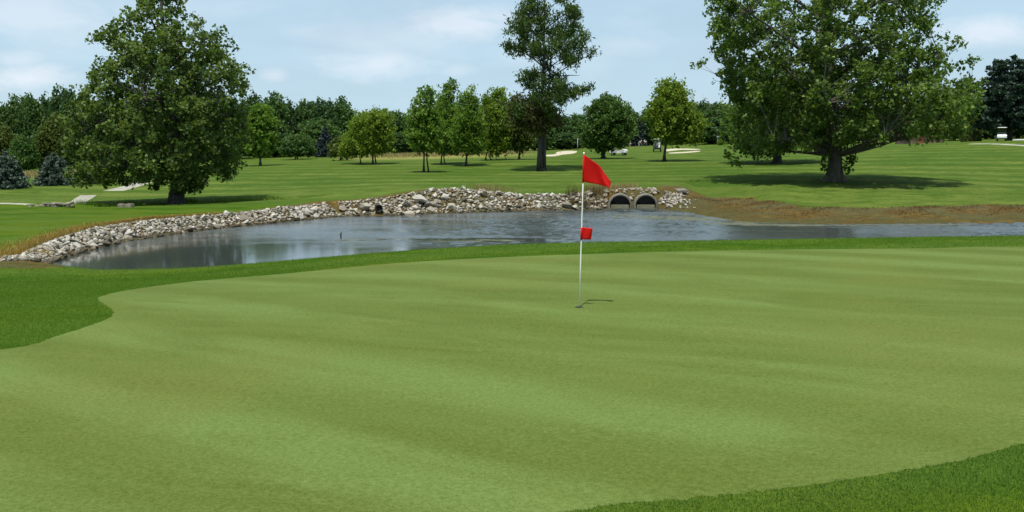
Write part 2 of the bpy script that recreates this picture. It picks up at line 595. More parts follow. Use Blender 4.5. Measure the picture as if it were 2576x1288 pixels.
t = NT('mown_grass')
p = t.pos()
n_big = t.noise(p, .10, 7, .62, .4)
n_mid = t.noise(t.scaled(p, (1, 1.8, 1)), .55, 6, .62)
n_fine = t.noise(p, 9.0, 5, .7)
n_tex = t.noise(p, 60.0, 3, .7)
c = t.mix(t.rng(n_big, .38, .62), (.080, .140, .030), (.165, .208, .066))
c = t.mix(t.rng(n_mid, .44, .60, 0, .8), c, (.052, .100, .016))
n_m2 = t.noise(p, 1.4, 6, .72, .3)
c = t.mix(t.rng(n_m2, .50, .66, 0, .55), c, (.165, .185, .060))
c = t.mix(t.math('MULTIPLY', t.rng(t.noise(p, .22, 7, .7, .5), .50, .66), .5), c, (.175, .195, .070))
wv = t.n('ShaderNodeTexWave', {'Scale': .058, 'Distortion': 4.5, 'Detail': 2.0, 'Detail Scale': .28}, bands_direction='Y')
t.set(wv.inputs['Vector'], t.scaled(p, (.55, 1, 1), math.radians(14)))
st = t.math('MULTIPLY', t.rng(wv.outputs['Fac'], .25, .75), t.attr('stripe'))
c = t.mix(t.math('MULTIPLY', st, .62), c, (.048, .10, .014))
lushc = t.mix(t.rng(n_mid, .40, .60), (.036, .098, .004), (.098, .152, .014))
lushc = t.mix(t.rng(n_m2, .48, .64, 0, .5), lushc, (.034, .070, .004))
lushc = t.mix(t.rng(n_big, .48, .60, 0, .5), lushc, (.105, .135, .018))
wl = t.n('ShaderNodeTexWave', {'Scale': .095, 'Distortion': 2.6, 'Detail': 2.0, 'Detail Scale': .4}, bands_direction='Y')
t.set(wl.inputs['Vector'], t.scaled(p, (1, 1, 1), math.radians(-12)))
lushc = t.mix(t.math('MULTIPLY', t.rng(wl.outputs['Fac'], .3, .7), .5), lushc, (.092, .150, .036))
n_m3 = t.noise(p, 3.2, 4, .7)
c = t.mix(t.rng(n_m3, .50, .62, 0, .5), c, (.044, .086, .012))
c = t.mix(t.attr('lush'), c, lushc)
c = t.mix(t.attr('tan'), c, t.mix(n_fine, (.17, .17, .06), (.36, .33, .16)))
dryn = t.noise(t.scaled(p, (1, 1.0, 3)), 2.6, 7, .7, .5)
dryc = t.ramp(dryn, [(.30, (.028, .019, .011)), (.42, (.085, .050, .028)), (.54, (.15, .080, .038)), (.66, (.24, .165, .095)), (.8, (.11, .09, .035))])
dm = t.math('ADD', t.attr('dry'), t.math('MULTIPLY', t.math('SUBTRACT', n_fine, .5), .9), True)
dryc = t.mix(t.rng(t.noise(p, .45, 5, .6), .42, .6), dryc, t.mix(n_fine, (.06, .052, .04), (.16, .14, .105)))
c = t.mix(t.rng(dm, .30, .60), c, dryc)
c = t.mix(t.math('MULTIPLY', t.attr('mud'), t.rng(n_mid, .35, .6)), c, t.mix(n_fine, (.055, .048, .028), (.115, .09, .055)))
c = t.mix(t.rng(n_tex, .25, .75, .0, 1.0), t.mix(.55, c, (0, 0, 0)), t.mix(.25, c, (1, 1, .5), 'OVERLAY'))
c = t.mix(t.rng(n_fine, .3, .7, 0, .45), c, t.mix(.7, c, (.02, .04, .005)))
hgt = t.math('ADD', n_fine, t.math('MULTIPLY', n_tex, .5))
c = t.mix(1.0, c, (.96, 1.0, .70), 'MULTIPLY')
M['ground'] = t.done(t.principled(c, .95, t.bump(hgt, .55, .06), **{'Specular IOR Level': .05}))
g = link('ground', gme, None, M['ground'])
tag(g, 'rolling mown golf course lawn around the pond', 'ground', None, 'structure')

# ---- sheets laid on the ground (putting green, paths, bunkers)
def sheet(name, poly, step, lift, mat, dome=0.0):
    poly = np.asarray(poly)
    mn, mx = poly.min(0), poly.max(0)
    xs = np.arange(mn[0], mx[0], step)
    ys = np.arange(mn[1], mx[1], step)
    X, Y = np.meshgrid(xs, ys)
    X = X.ravel() + rng.uniform(-.1, .1, X.size) * step
    Y = Y.ravel() + rng.uniform(-.1, .1, Y.size) * step
    k = inside(poly, X, Y) & (seg_dist(poly, X, Y) > step * .4)
    pts = [Vector((a, b)) for a, b in poly] + [Vector((a, b)) for a, b in zip(X[k], Y[k])]
    n = len(poly)
    r = geometry.delaunay_2d_cdt(pts, [], [list(range(n))], 1, 1e-5)
    V = np.array([(v.x, v.y) for v in r[0]])
    Z = tz(V[:, 0], V[:, 1]) + np.where(seg_dist(poly, V[:, 0], V[:, 1]) < .02, .001, lift)
    if dome:
        Z = Z + dome * np.minimum(1, seg_dist(poly, V[:, 0], V[:, 1]) / .8)
    F = [list(f) for f in r[2]]
    F = [f if ((V[f[1]] - V[f[0]])[0] * (V[f[2]] - V[f[0]])[1] - (V[f[1]] - V[f[0]])[1] * (V[f[2]] - V[f[0]])[0]) > 0 else f[::-1] for f in F]
    me = mk_mesh(name, np.column_stack([V, Z]), F, True)
    return link(name, me, None, mat)

def smooth_poly(P, n=6):
    P = np.asarray(P, float)
    m = len(P)
    out = []
    for i in range(m):
        p0, p1, p2, p3 = P[i - 1], P[i], P[(i + 1) % m], P[(i + 2) % m]
        for k in range(n):
            u = k / n
            out.append(.5 * ((2 * p1) + (-p0 + p2) * u + (2 * p0 - 5 * p1 + 4 * p2 - p3) * u * u + (-p0 + 3 * p1 - 3 * p2 + p3) * u ** 3))
    return np.array(out)

GREEN_PX = [(2576, 621), (2300, 625), (1900, 629), (1450, 640), (1200, 650), (950, 666), (700, 690), (500, 707), (340, 727), (262, 743),
            (246, 754), (262, 766), (280, 779), (284, 790), (262, 806), (150, 843), (0, 880)]
GREEN = [tuple(ground(*p)[:2]) for p in GREEN_PX] + [(-7.6, 8.3), (-9, 6.3), (-8, 4.2), (-4, 3.4), (-1.2, 4.1)]
GREEN += [tuple(ground(*p)[:2]) for p in [(1480, 1280), (1700, 1258), (2000, 1224), (2300, 1180), (2560, 1122)]]
GREEN += [(6.5, 7.6), (11, 9.5), (15, 13), (15.5, 18)]
GREEN = smooth_poly(GREEN, 14)
GREEN = GREEN + rng.normal(0, .011, GREEN.shape)
t = NT('putting_green_turf')
p = t.pos()
wv = t.n('ShaderNodeTexWave', {'Scale': .155, 'Distortion': 2.4, 'Detail': 2.0, 'Detail Scale': .6, 'Detail Roughness': .55}, bands_direction='Y')
t.set(wv.inputs['Vector'], t.scaled(p, (1, 1, 1), math.radians(36)))
n_mid = t.noise(t.rs(p, math.radians(34), (.28, 1.05, 1)), .75, 6, .6, .5)
n_sm = t.noise(t.rs(p, math.radians(14), (.22, 1.3, 1)), 1.7, 6, .65, .3)
n_fine = t.noise(p, 30, 5, .75)
n_gr = t.noise(p, 120, 2, .8)
c = t.mix(t.rng(wv.outputs['Fac'], .12, .88), (.116, .162, .043), (.088, .120, .021))
c = t.mix(t.rng(n_mid, .43, .62, 0, .75), c, (.070, .094, .010))
c = t.mix(t.rng(n_sm, .48, .68, 0, .35), c, (.128, .170, .046))
c = t.mix(t.rng(t.noise(p, .33, 3, .5), .52, .68, 0, .45), c, (.128, .134, .030))
vo = t.n('ShaderNodeTexVoronoi', {'Scale': 1.35, 'Vector': p})
spot = t.rng(t.math('ADD', vo.outputs['Distance'], t.math('MULTIPLY', t.noise(p, 22, 2), .05)), .055, .085, .55, 0)
c = t.mix(spot, c, (.075, .07, .018))
grain = t.math('ADD', t.math('MULTIPLY', n_fine, .6), t.math('MULTIPLY', n_gr, .4))
c = t.mix(t.rng(grain, .36, .64), t.mix(.40, c, (.01, .03, 0)), t.mix(.11, c, (.5, .55, .25)))
c = t.mix(1.0, c, (.90, .95, .76), 'MULTIPLY')
M['green'] = t.done(t.principled(c, .9, t.bump(grain, .15, .012), **{'Specular IOR Level': .08}))
pg = sheet('putting_green', GREEN, .3, .012, M['green'])
tag(pg, 'pale closely mown putting green sloping toward the pond', 'putting green', None, 'structure')

M['sand'] = simple_mat('pale_bunker_sand', (.42, .37, .26), .95, .15, 3.0, .2)
M['concrete_path'] = simple_mat('weathered_path_concrete', (.27, .26, .20), .9, .3, 1.2, .15)

def path_strip(name, pts, width, mat, lift, label, px=True):
    P = np.array([ground(*q)[:2] for q in pts]) if px else np.array(pts)
    d = np.gradient(P, axis=0)
    d /= np.linalg.norm(d, axis=1)[:, None]
    nrm = np.column_stack([-d[:, 1], d[:, 0]])
    wd = np.asarray(width)[:, None] / 2 if hasattr(width, '__len__') else width / 2
    L = P + nrm * wd
    R = P - nrm * wd
    poly = np.vstack([L, R[::-1]])
    poly = poly + rng.normal(0, .03, poly.shape)
    o = sheet(name, poly, .5, lift, mat)
    return tag(o, label, 'path', None, 'structure')

path_strip('cart_path', [(192, 511), (200, 506), (210, 499), (222, 491)], 1.0, M['concrete_path'], .03, 'pale cart path climbing from the stone crossing')
path_strip('cart_path', [(285, 480), (310, 474), (335, 467), (362, 459)], 1.3, M['concrete_path'], .03, 'far stretch of pale cart path behind the left tree')
path_strip('cart_path', [(-40, 512), (0, 512), (40, 513), (78, 514)], .9, M['concrete_path'], .05, 'sliver of pale cart path at the left edge')
path_strip('cart_path', [(2440, 362), (2500, 362), (2540, 364), (2620, 369)], 1.6, M['concrete_path'], .04, 'pale cart path crossing below the pine')

def pix_poly(P):
    return smooth_poly([ground(*q)[:2] for q in P], 4)
b1 = sheet('sand_bunker', pix_poly([(1372, 393), (1372, 390), (1395, 388), (1403, 382), (1425, 380), (1450, 380), (1447, 385), (1415, 389), (1395, 393)]), .8, .05, M['sand'])
tag(b1, 'pale sand bunker right of the double trunk locust', 'bunker', None, 'structure')
b2 = sheet('sand_bunker', pix_poly([(1674, 380), (1674, 376), (1700, 374), (1730, 374), (1762, 375), (1748, 377), (1715, 377), (1690, 379.5)]), .8, .05, M['sand'])
tag(b2, 'thin back strip of sand bunker right of parked cart', 'bunker', None, 'structure')
b3 = sheet('sand_bunker', pix_poly([(1684, 386), (1686, 384), (1720, 382), (1760, 379.5), (1755, 382), (1720, 385)]), .8, .05, M['sand'])
tag(b3, 'thin front strip of sand bunker beside the young willow trunk', 'bunker', None, 'structure')

# ================================================================ WATER
t = NT('pond_water')
p = t.pos()
def blob(cx_, cy_, rx, ry):
    sp_ = t.n('ShaderNodeSeparateXYZ', {'Vector': p})
    a_ = t.math('DIVIDE', t.math('SUBTRACT', sp_.outputs['X'], cx_), rx)
    b_ = t.math('DIVIDE', t.math('SUBTRACT', sp_.outputs['Y'], cy_), ry)
    d_ = t.math('SQRT', t.math('ADD', t.math('MULTIPLY', a_, a_), t.math('MULTIPLY', b_, b_)))
    return t.rng(t.math('ADD', d_, t.math('MULTIPLY', t.math('SUBTRACT', t.noise(p, .5, 4, .6), .5), 1.2)), .6, 1.1, .12, 1.0)
cq = on_z(1215, 603)
still = t.math('MULTIPLY', blob(cq[0], cq[1], 3.4, .9), blob(-9.5, 27.5, 6.5, 6.0))
n1 = t.n('ShaderNodeTexNoise', {'Scale': 3.6, 'Detail': 4.0, 'Roughness': .65, 'Vector': t.rs(p, math.radians(14), (1, 1.5, 1))})
sl = t.n('ShaderNodeVectorMath', {0: n1.outputs['Color'], 1: (.5, .5, .5)}, operation='SUBTRACT')
gust = t.rng(t.noise(t.rs(p, math.radians(8), (.25, .8, 1)), .35, 4, .6), .38, .64, .35, 1.25)
amp = t.math('MULTIPLY', t.math('MULTIPLY', gust, still), .10)
sc_ = t.n('ShaderNodeVectorMath', {0: sl.outputs[0]}, operation='SCALE')
t.set(sc_.inputs['Scale'], amp)
fl_ = t.n('ShaderNodeVectorMath', {0: sc_.outputs[0], 1: (1, 1, 0)}, operation='MULTIPLY')
ad_ = t.n('ShaderNodeVectorMath', {0: fl_.outputs[0], 1: (0, 0, 1)}, operation='ADD')
nn_ = t.n('ShaderNodeVectorMath', {0: ad_.outputs[0]}, operation='NORMALIZE')
murk = t.mix(t.noise(p, .35, 4), (.034, .044, .041), (.055, .066, .060))
sh = t.principled(murk, t.rng(t.math('MULTIPLY', still, gust), .1, 1.2, .08, .30), nn_.outputs[0], **{'IOR': 3.0, 'Specular IOR Level': .5})
M['water'] = t.done(sh)
wx = np.concatenate([np.arange(-24, -15, .5), np.arange(-15, 26, .075), np.arange(26, 52.1, .5)])
wy = np.concatenate([np.arange(21, 23, .5), np.arange(23, 55, .075), np.arange(55, 60.1, .5)])
WX, WY = np.meshgrid(wx, wy)
rw = np.random.default_rng(3)
WZ = np.zeros_like(WX)
for k in range(34):
    lam = rw.uniform(.32, .80)
    th = rw.normal(math.radians(75), .55)
    kx, ky = 2 * PI / lam * math.cos(th), 2 * PI / lam * math.sin(th)
    WZ += .048 * lam / (2 * PI) * np.sin(kx * WX + ky * WY + rw.uniform(0, 6.28) + .5 * np.sin(.31 * WX * rw.uniform(.5, 1.5) + .23 * WY))
gust_ = .80 + .30 * wob(WX * .8, WY * 1.6, .33) + .12 * wob(WX, WY * 2.2, 1.1)
cqx = on_z(1215, 604)
def calm_at(x0, y0, rx, ry):
    d_ = np.hypot((WX - x0) / rx, (WY - y0) / ry) + .25 * wob(WX, WY, 1.3)
    return .12 + .88 * sstep(.65, 1.1, d_)
gust_ *= .45 + .55 * sstep(-9, -2, WX - .25 * (WY - 30))
gust_ *= 1 - .55 * sstep(7.5, 10.5, WX) * (1 - sstep(17, 20, WX))
gust_ = np.clip(gust_, .15, 1.2) * calm_at(cqx[0], cqx[1], 3.4, .9) * calm_at(-9.0, 28, 7.0, 6.5)
gust_ *= (np.abs(WX - 5.5) < 20.5) * (np.abs(WY - 39) < 16)
WZ *= gust_
wi = np.arange(WX.size).reshape(WX.shape)
wq = np.stack([wi[:-1, :-1], wi[:-1, 1:], wi[1:, 1:], wi[1:, :-1]], -1).reshape(-1, 4)
wme = mk_mesh('pond_water', np.column_stack([WX.ravel(), WY.ravel(), WZ.ravel()]), wq, True)
tag(link('pond_water', wme, None, M['water']), 'rippled pond reflecting sky and trees', 'pond', None, 'structure')

# floating scum and weed
t = NT('floating_pond_scum')
p = t.pos()
n = t.noise(p, 3.0, 5, .65)
c = t.mix(t.rng(n, .3, .7), (.055, .06, .035), (.12, .125, .07))
M['scum'] = t.done(t.principled(c, .7, t.bump(n, .4, .03)))
sv, sf = [], []
def scum_patch(cx_, cy_, lx, ly, n):
    for _ in range(n):
        a = rng.normal(0, .45, 2)
        x, y = cx_ + a[0] * lx, cy_ + a[1] * ly
        k = rng.integers(7, 11)
        r = rng.uniform(.06, .34)
        th = np.linspace(0, 2 * PI, k, endpoint=False)
        rr = r * rng.uniform(.5, 1.3, k)
        b = len(sv)
        sv.append((x, y, .012))
        for q in range(k):
            sv.append((x + 1.8 * rr[q] * math.cos(th[q]), y + .8 * rr[q] * math.sin(th[q]), .004))
        for q in range(k):
            sf.append([b, b + 1 + q, b + 1 + (q + 1) % k])
for (px, py, lx, ly, n) in [(1165, 607, 1.5, .12, 14), (1255, 604, 1.0, .1, 10), (930, 604, 1.0, .06, 8),
                            (1600, 542, 1.3, 1.4, 60), (1680, 548, 1.6, 1.6, 130), (1760, 552, 1.5, 1.0, 130), (1840, 562, 1.8, .8, 90),
                            (1960, 566, 2.2, .5, 70), (2080, 567, 2.2, .35, 50), (2300, 566, 3.0, .3, 40), (1560, 548, 1.2, .5, 25), (1000, 600, .5, .08, 8)]:
    q = on_z(px, py)
    scum_patch(q[0], q[1], lx, ly, n)
sme = mk_mesh('pond_scum', np.array(sv), sf, True)
tag(link('pond_scum', sme, None, M['scum']), 'olive scum and weed floating on the pond', 'pond scum', None, 'stuff')

# ================================================================ ROCKS
t = NT('limestone_riprap')
a = t.attr('tone')
n = t.noise(t.obj(), 9.0, 6, .65)
c = t.ramp(a, [(0.0, (.055, .05, .03)), (.3, (.17, .15, .11)), (.65, (.31, .28, .22)), (1.0, (.49, .465, .41))])
c = t.mix(t.rng(n, .35, .7, 0, .55), c, t.mix(.6, c, (.13, .105, .07)))
wp = t.n('ShaderNodeSeparateXYZ', {'Vector': t.pos()}).outputs['Z']
wet = t.rng(t.math('ADD', wp, t.math('MULTIPLY', t.noise(t.pos(), 2.5, 4), .16)), .13, .24, .85, 0.0)
c = t.mix(wet, c, t.mix(.5, t.mix(1.0, c, (.30, .24, .13), 'MULTIPLY'), (.06, .045, .018)))
M['rock'] = t.done(t.principled(c, .9, t.bump(n, .5, .04)))

def rock_geo(size, r):
    k = int(r.integers(11, 17))
    v = r.normal(0, 1, (k, 3))
    v /= np.linalg.norm(v, axis=1)[:, None]
    v *= r.uniform(.8, 1.08, (k, 1))
    s = np.array([r.uniform(.8, 1.35), r.uniform(.7, 1.1), r.uniform(.5, .85)]) * size / 2
    v *= s
    e = Euler((r.uniform(-.6, .6), r.uniform(-.7, .7), r.uniform(0, 6.3))).to_matrix()
    v = v @ np.array(e).T
    bm = bmesh.new()
    for q in v: bm.verts.new(q)
    res = bmesh.ops.convex_hull(bm, input=bm.verts)
    dead = [e for e in res['geom_interior'] if isinstance(e, bmesh.types.BMVert)]
    if dead: bmesh.ops.delete(bm, geom=dead, context='VERTS')
    bm.verts.index_update()
    V = np.array([q.co[:] for q in bm.verts])
    F = np.array([[q.index for q in f.verts] for f in bm.faces])
    bm.free()
    return V, F

def path_point(P, s):
    P = np.asarray(P)
    L = np.concatenate([[0], np.cumsum(np.linalg.norm(np.diff(P, axis=0), axis=1))])
    s = s * L[-1]
    i = min(np.searchsorted(L, s, 'right') - 1, len(P) - 2)
    u = (s - L[i]) / (L[i + 1] - L[i])
    d = (P[i + 1] - P[i])
    d = d / np.linalg.norm(d)
    return P[i] * (1 - u) + P[i + 1] * u, np.array([-d[1], d[0]])

shore_rock = np.array([(-15.5, 24.4)] + SHORE[:14])
rocks = []          # (pos, size, tone, row)
rr = np.random.default_rng(5)
L_total = np.linalg.norm(np.diff(shore_rock, axis=0), axis=1).sum()
tries = 0
rock_cells = {}
while len(rocks) < 3800 and tries < 70000:
    tries += 1
    s = rr.uniform(0, 1)
    q, nr = path_point(shore_rock, s)
    wmax = np.interp(q[0], [-16, -10, -6, -2, 1, 4, 6], [.85, 1.0, 1.35, 1.9, 2.0, 1.75, 1.6])
    u = rr.uniform(-.06, 1)
    pnt = q + nr * u * wmax
    px, py = proj((pnt[0], pnt[1], .4))
    size = rr.lognormal(math.log(.17 if pnt[1] < 34 else (.20 if pnt[1] < 41 else .27)), .40)
    if -5.5 < pnt[0] < -.5: size *= 1.18
    size = min(size, .85)
    if u > .9: size *= .75
    gc = (int(pnt[0] // .7), int(pnt[1] // .7))
    if any((pnt[0] - r0[0][0]) ** 2 + (pnt[1] - r0[0][1]) ** 2 < (.62 * (size + r0[1]) / 2) ** 2
           for a_ in (-1, 0, 1) for b_ in (-1, 0, 1) for r0 in rock_cells.get((gc[0] + a_, gc[1] + b_), ())): continue
    if abs(pnt[0] - DRAIN[0]) < .26 and pnt[1] < DRAIN[1] + .35: continue
    if any(abs(pnt[0] - pp[0]) < PIPE_R + .1 and pnt[1] > pp[1] - .6 for pp in PIPES): continue
    z = tz1(pnt[0], pnt[1])
    tone = np.clip(rr.normal(.68, .26) - (.42 if u < .08 else 0), 0, 1)
    rocks.append((np.array([pnt[0], pnt[1], z + size * .12]), size, tone, u))
    rock_cells.setdefault(gc, []).append(rocks[-1])
# stones between and right of the pipes
def extra_rocks(px0, px1, py0, py1, n, smin, smax, tone0=.7):
    for _ in range(n):
        px, py = rr.uniform(px0, px1), rr.uniform(py0, py1)
        q = ground(px, py)
        if any(abs(q[0] - pp[0]) < PIPE_R + .02 and q[1] > pp[1] - .6 for pp in PIPES): continue
        size = rr.uniform(smin, smax)
        rocks.append((q + np.array([0, 0, size * .15]), size, np.clip(rr.normal(tone0, .18), 0, 1), .5))
extra_rocks(1660, 1700, 500, 523, 36, .16, .38, .55)
extra_rocks(1690, 1728, 486, 510, 44, .14, .34, .66)
extra_rocks(1664, 1690, 488, 505, 14, .25, .5, .4)
extra_rocks(1700, 1760, 505, 528, 20, .14, .26, .6)
extra_rocks(1587, 1597, 480, 506, 16, .18, .3, .75)
extra_rocks(1518, 1541, 486, 524, 46, .18, .34, .6)
for pp in PIPES:
    for _ in range(34):
        x_, y_ = pp[0] + rr.uniform(-1.05, 1.05), pp[1] + rr.uniform(.75, 1.9)
        size = rr.uniform(.16, .36)
        zz_ = max(tz1(x_, y_), pp[2] + PIPE_R if abs(x_ - pp[0]) < .5 else -9)
        rocks.append((np.array([x_, y_, zz_ + size * .1]), size, np.clip(rr.normal(.5, .2), 0, 1), .9))
for (px, py, sz, tn) in [(1058, 510, .95, .95), (1018, 516, .7, .8), (1120, 500, .7, .9), (1095, 514, .6, .75), (322, 592, .45, .9)]:
    q = ground(px, py)
    rocks.append((q + np.array([0, 0, sz * .15]), sz, tn, .5))

order = sorted(range(len(rocks)), key=lambda i: -rocks[i][1] / rocks[i][0][1])
ind = set(order[:295])
zones = [(-400, 130, 'at the left tip of the pond'), (130, 260, 'below the golden dead grass'), (260, 400, 'left of the big left tree'),
         (400, 520, 'before the left tree trunk'), (520, 640, 'right of the left tree'),
         (640, 760, 'below the small dark ditch'), (760, 880, 'behind the stick in the water'),
         (880, 940, 'just left of the black drain pipe'), (940, 1000, 'close beside the black drain pipe'),
         (1000, 1060, 'at the left of the tall white heap'), (1060, 1140, 'in the highest part of the white heap'),
         (1140, 1240, 'at the right of the white heap'), (1240, 1340, 'below the young tree group'),
         (1340, 1440, 'below the double trunk locust'), (1440, 1500, 'behind the flagstick'), (1500, 1545, 'beside the left concrete culvert'),
         (1545, 1640, 'between the two concrete culverts'), (1640, 1690, 'against the right concrete culvert'), (1690, 2000, 'in the pale spill under the broken slab')]
def size_word(s): return 'large' if s > .5 else ('small' if s < .3 else 'medium')
def tone_word(v): return 'white' if v > .82 else ('cream' if v > .62 else ('tan' if v > .42 else 'dark grey'))
mv, mf, mt = [], [], []
nb = 0
for i, (pos, size, tone, u) in enumerate(rocks):
    V, F = rock_geo(size, rr)
    if i in ind:
        me = mk_mesh('riprap_rock', V, F, False, {'tone': np.clip(tone + rr.normal(0, .04, len(V)), 0, 1)})
        o = link('riprap_rock', me, None, M['rock'], pos)
        px, py = proj(pos)
        zt = next((zz for a_, b_, zz in zones if a_ <= px < b_), 'on the pond bank')
        row = 'at the waterline' if u < .15 else ('on the lower slope' if u < .45 else ('on the upper slope' if u < .8 else 'along the crest'))
        lab = f'{size_word(size)} {tone_word(tone)} rock {row}, {zt}'
        tag(o, lab, 'rock', 'riprap rocks along the pond bank')
    else:
        mv.append(V + pos)
        mf.append(F + nb)
        mt.append(np.clip(tone + rr.normal(0, .04, len(V)), 0, 1))
        nb += len(V)
rme = mk_mesh('riprap', np.vstack(mv), np.vstack(mf), False, {'tone': np.concatenate(mt)})
tag(link('riprap', rme, None, M['rock']), 'small broken limestone filling the pond bank', 'riprap', None, 'stuff')

# ================================================================ CULVERTS, DRAIN, SLAB, CROSSING
t = NT('weathered_culvert_concrete')
n = t.noise(t.obj(), 3.0, 6, .65)
c = t.mix(t.rng(n, .3, .7), (.11, .10, .078), (.23, .215, .17))
c = t.mix(t.rng(t.noise(t.scaled(t.obj(), (1, 1, .4)), 2.2, 5, .7), .50, .66, 0, .75), c, (.07, .065, .035))
M['concrete'] = t.done(t.principled(c, .9, t.bump(n, .4, .03)))
M['silt'] = simple_mat('culvert_silt', (.17, .16, .10), .95, .35, 4.0, .4)
M['black_plastic_and_shade'] = simple_mat('black_drain_plastic_and_shade', (.012, .012, .012), .5, .2)
for i, (x, y, z) in enumerate(PIPES):
    root = empty('concrete_culvert', (x, y, z), math.radians(-6))
    b = MB()
    prof = [(PIPE_R, 1.35), (PIPE_R, 0.0), (PIPE_R - .03, -.03), (PIPE_IN + .03, -.03), (PIPE_IN, 0.0), (PIPE_IN, 1.35)]
    b.lathe(prof, 36, (0, 0, 0), 'y')
    b.f = [f for f in b.f if len(f) == 4]
    b.build('pipe', M['concrete'], root, True)
    e = MB()
    e.lathe([(PIPE_IN + .01, .98), (PIPE_IN + .01, 1.02)], 24, (0, 0, 0), 'y')
    e.build('shade_disc', M['black_plastic_and_shade'], root)  # black disc stands in for the shade deep inside the culvert
    s = MB()
    s.box((0, .47, -.16), (1.10, .98, .46), (math.radians(1), 0, 0))
    s.build('silt', M['silt'], root, False, .03)
    tag(root, ['left concrete culvert pipe of the pair, half silted, nearest the flag', 'right concrete culvert pipe of the pair, beside the pale stone spill'][i],
        'culvert', 'twin concrete culverts')

root = empty('drain_pipe', DRAIN, math.radians(10))
b = MB()
prof = [(.205, 1.2)]
for k in range(8):
    prof += [(.205, .9 - k * .12), (.185, .86 - k * .12)]
prof += [(.205, -.02), (.17, -.02), (.165, 1.2)]
b.lathe(prof, 20, (0, 0, 0), 'y')
b.f = [f for f in b.f if len(f) == 4]
b.build('corrugated_tube', M['black_plastic_and_shade'], root, True)
b = MB()
b.lathe([(.2, 1.19), (.2, 1.22)], 20, (0, 0, 0), 'y')
b.build('inner_end', M['black_plastic_and_shade'], root)
tag(root, 'black plastic drain pipe poking out of the white rocks', 'drain pipe')

q = ground(1713, 484)
b = MB()
b.box((0, 0, .12), (.68, .9, .14), (math.radians(6), math.radians(-3), .1))
b.box((-.1, -.1, .02), (.5, .7, .1), (0, math.radians(4), .3))
tag(b.build('concrete_slab', M['concrete'], None, False, .02, q), 'broken grey concrete slab above the pale stone spill', 'slab')

# low stone crossing over the little creek
M['stone'] = simple_mat('old_lichen_stone', (.21, .19, .135), .95, .45, 5.0, .5)
q0 = ground(78, 516)
q1 = ground(188, 518)
mid = (q0 + q1) / 2
ln = np.linalg.norm((q1 - q0)[:2])
root = empty('stone_crossing', (mid[0], mid[1], mid[2]), math.atan2(q1[1] - q0[1], q1[0] - q0[0]))
rs = np.random.default_rng(8)
b = MB()
for k in range(11):
    xx = -ln / 2 + (k + .5) * ln / 11
    b.box((xx, rs.normal(0, .06), -.02 + .02 * rs.normal()), (ln / 11 * 1.05, .5, .13), (rs.normal(0, .08), rs.normal(0, .09), rs.normal(0, .12)))
b.build('stone_course', M['stone'], root, False, .03)
b = MB()
for k in range(4):
    xx = -ln * .15 + k * .34
    b.box((xx, .1, .09), (.36, .7, .08), (rs.normal(0, .05), rs.normal(0, .12), rs.normal(0, .2)))
b.build('cap_stone', M['stone'], root, False, .02)
tag(root, 'low crossing of weathered stones where the pale path meets the lawn', 'stone crossing')

q = ground(316, 521)
root = empty('stone_block', q)
b = MB()
b.box((-.18, 0, .05), (.34, .4, .24), (0, .05, .1))
b.box((.2, .02, .06), (.36, .4, .22), (.05, -.06, -.1))
b.build('block', M['stone'], root, False, .03)
tag(root, 'dark mossy stone block in the ditch left of the left tree trunk', 'stone')

# dead stub standing in the pond
q = on_z(858, 598)
b = MB()
b.tube([(0, 0, -.3), (0, 0, .02), (-.012, 0, .09), (.0, 0, .16), (.03, 0, .24)], [.03, .03, .026, .028, .006], 7)
b.tube([(-.005, 0, .06), (.03, .01, .10)], [.012, .004], 5)
M['wet_wood'] = simple_mat('wet_dark_wood', (.02, .022, .025), .6)
tag(b.build('branch_stub', M['wet_wood'], None, True, 0, q), 'dark branch stub sticking up out of the open water', 'branch stub')

# ================================================================ FLAGSTICK
base = ground(1457, 775)
top = at(1469, 386, base[1])
M['white_paint'] = simple_mat('white_fibreglass', (.82, .82, .78), .35, .03)
t = NT('red_nylon')
n = t.noise(t.scaled(t.obj(), (1, 1, 1)), 220, 2, .5)
c = t.mix(n, (.62, .012, .008), (.78, .022, .014))
pr = t.principled(c, .55, t.bump(n, .15, .002), **{'Specular IOR Level': .3})
tr = t.n('ShaderNodeBsdfTranslucent', {'Color': (.85, .03, .015)})
mx = t.n('ShaderNodeMixShader', {0: .62})
t.t.links.new(pr, mx.inputs[1])
t.t.links.new(tr.outputs[0], mx.inputs[2])
M['red'] = t.done(mx.outputs[0])
M['hem'] = simple_mat('faded_hem', (.72, .20, .12), .7, .1)
root = empty('flagstick', base)
ax = top - base
def on_pole(f): return ax * f
b = MB()
b.tube([(0, 0, -.1), tuple(on_pole(.3)), tuple(on_pole(.7)), tuple(on_pole(.995))], [.0095, .0095, .008, .0065], 12)
b.build('pole', M['white_paint'], root, True)
b = MB()
b.lathe([(0.0, .018), (.009, .014), (.012, .004), (.011, -.008), (.008, -.014)], 12, tuple(on_pole(1.0)))
b.build('pole_cap', M['white_paint'], root, True)
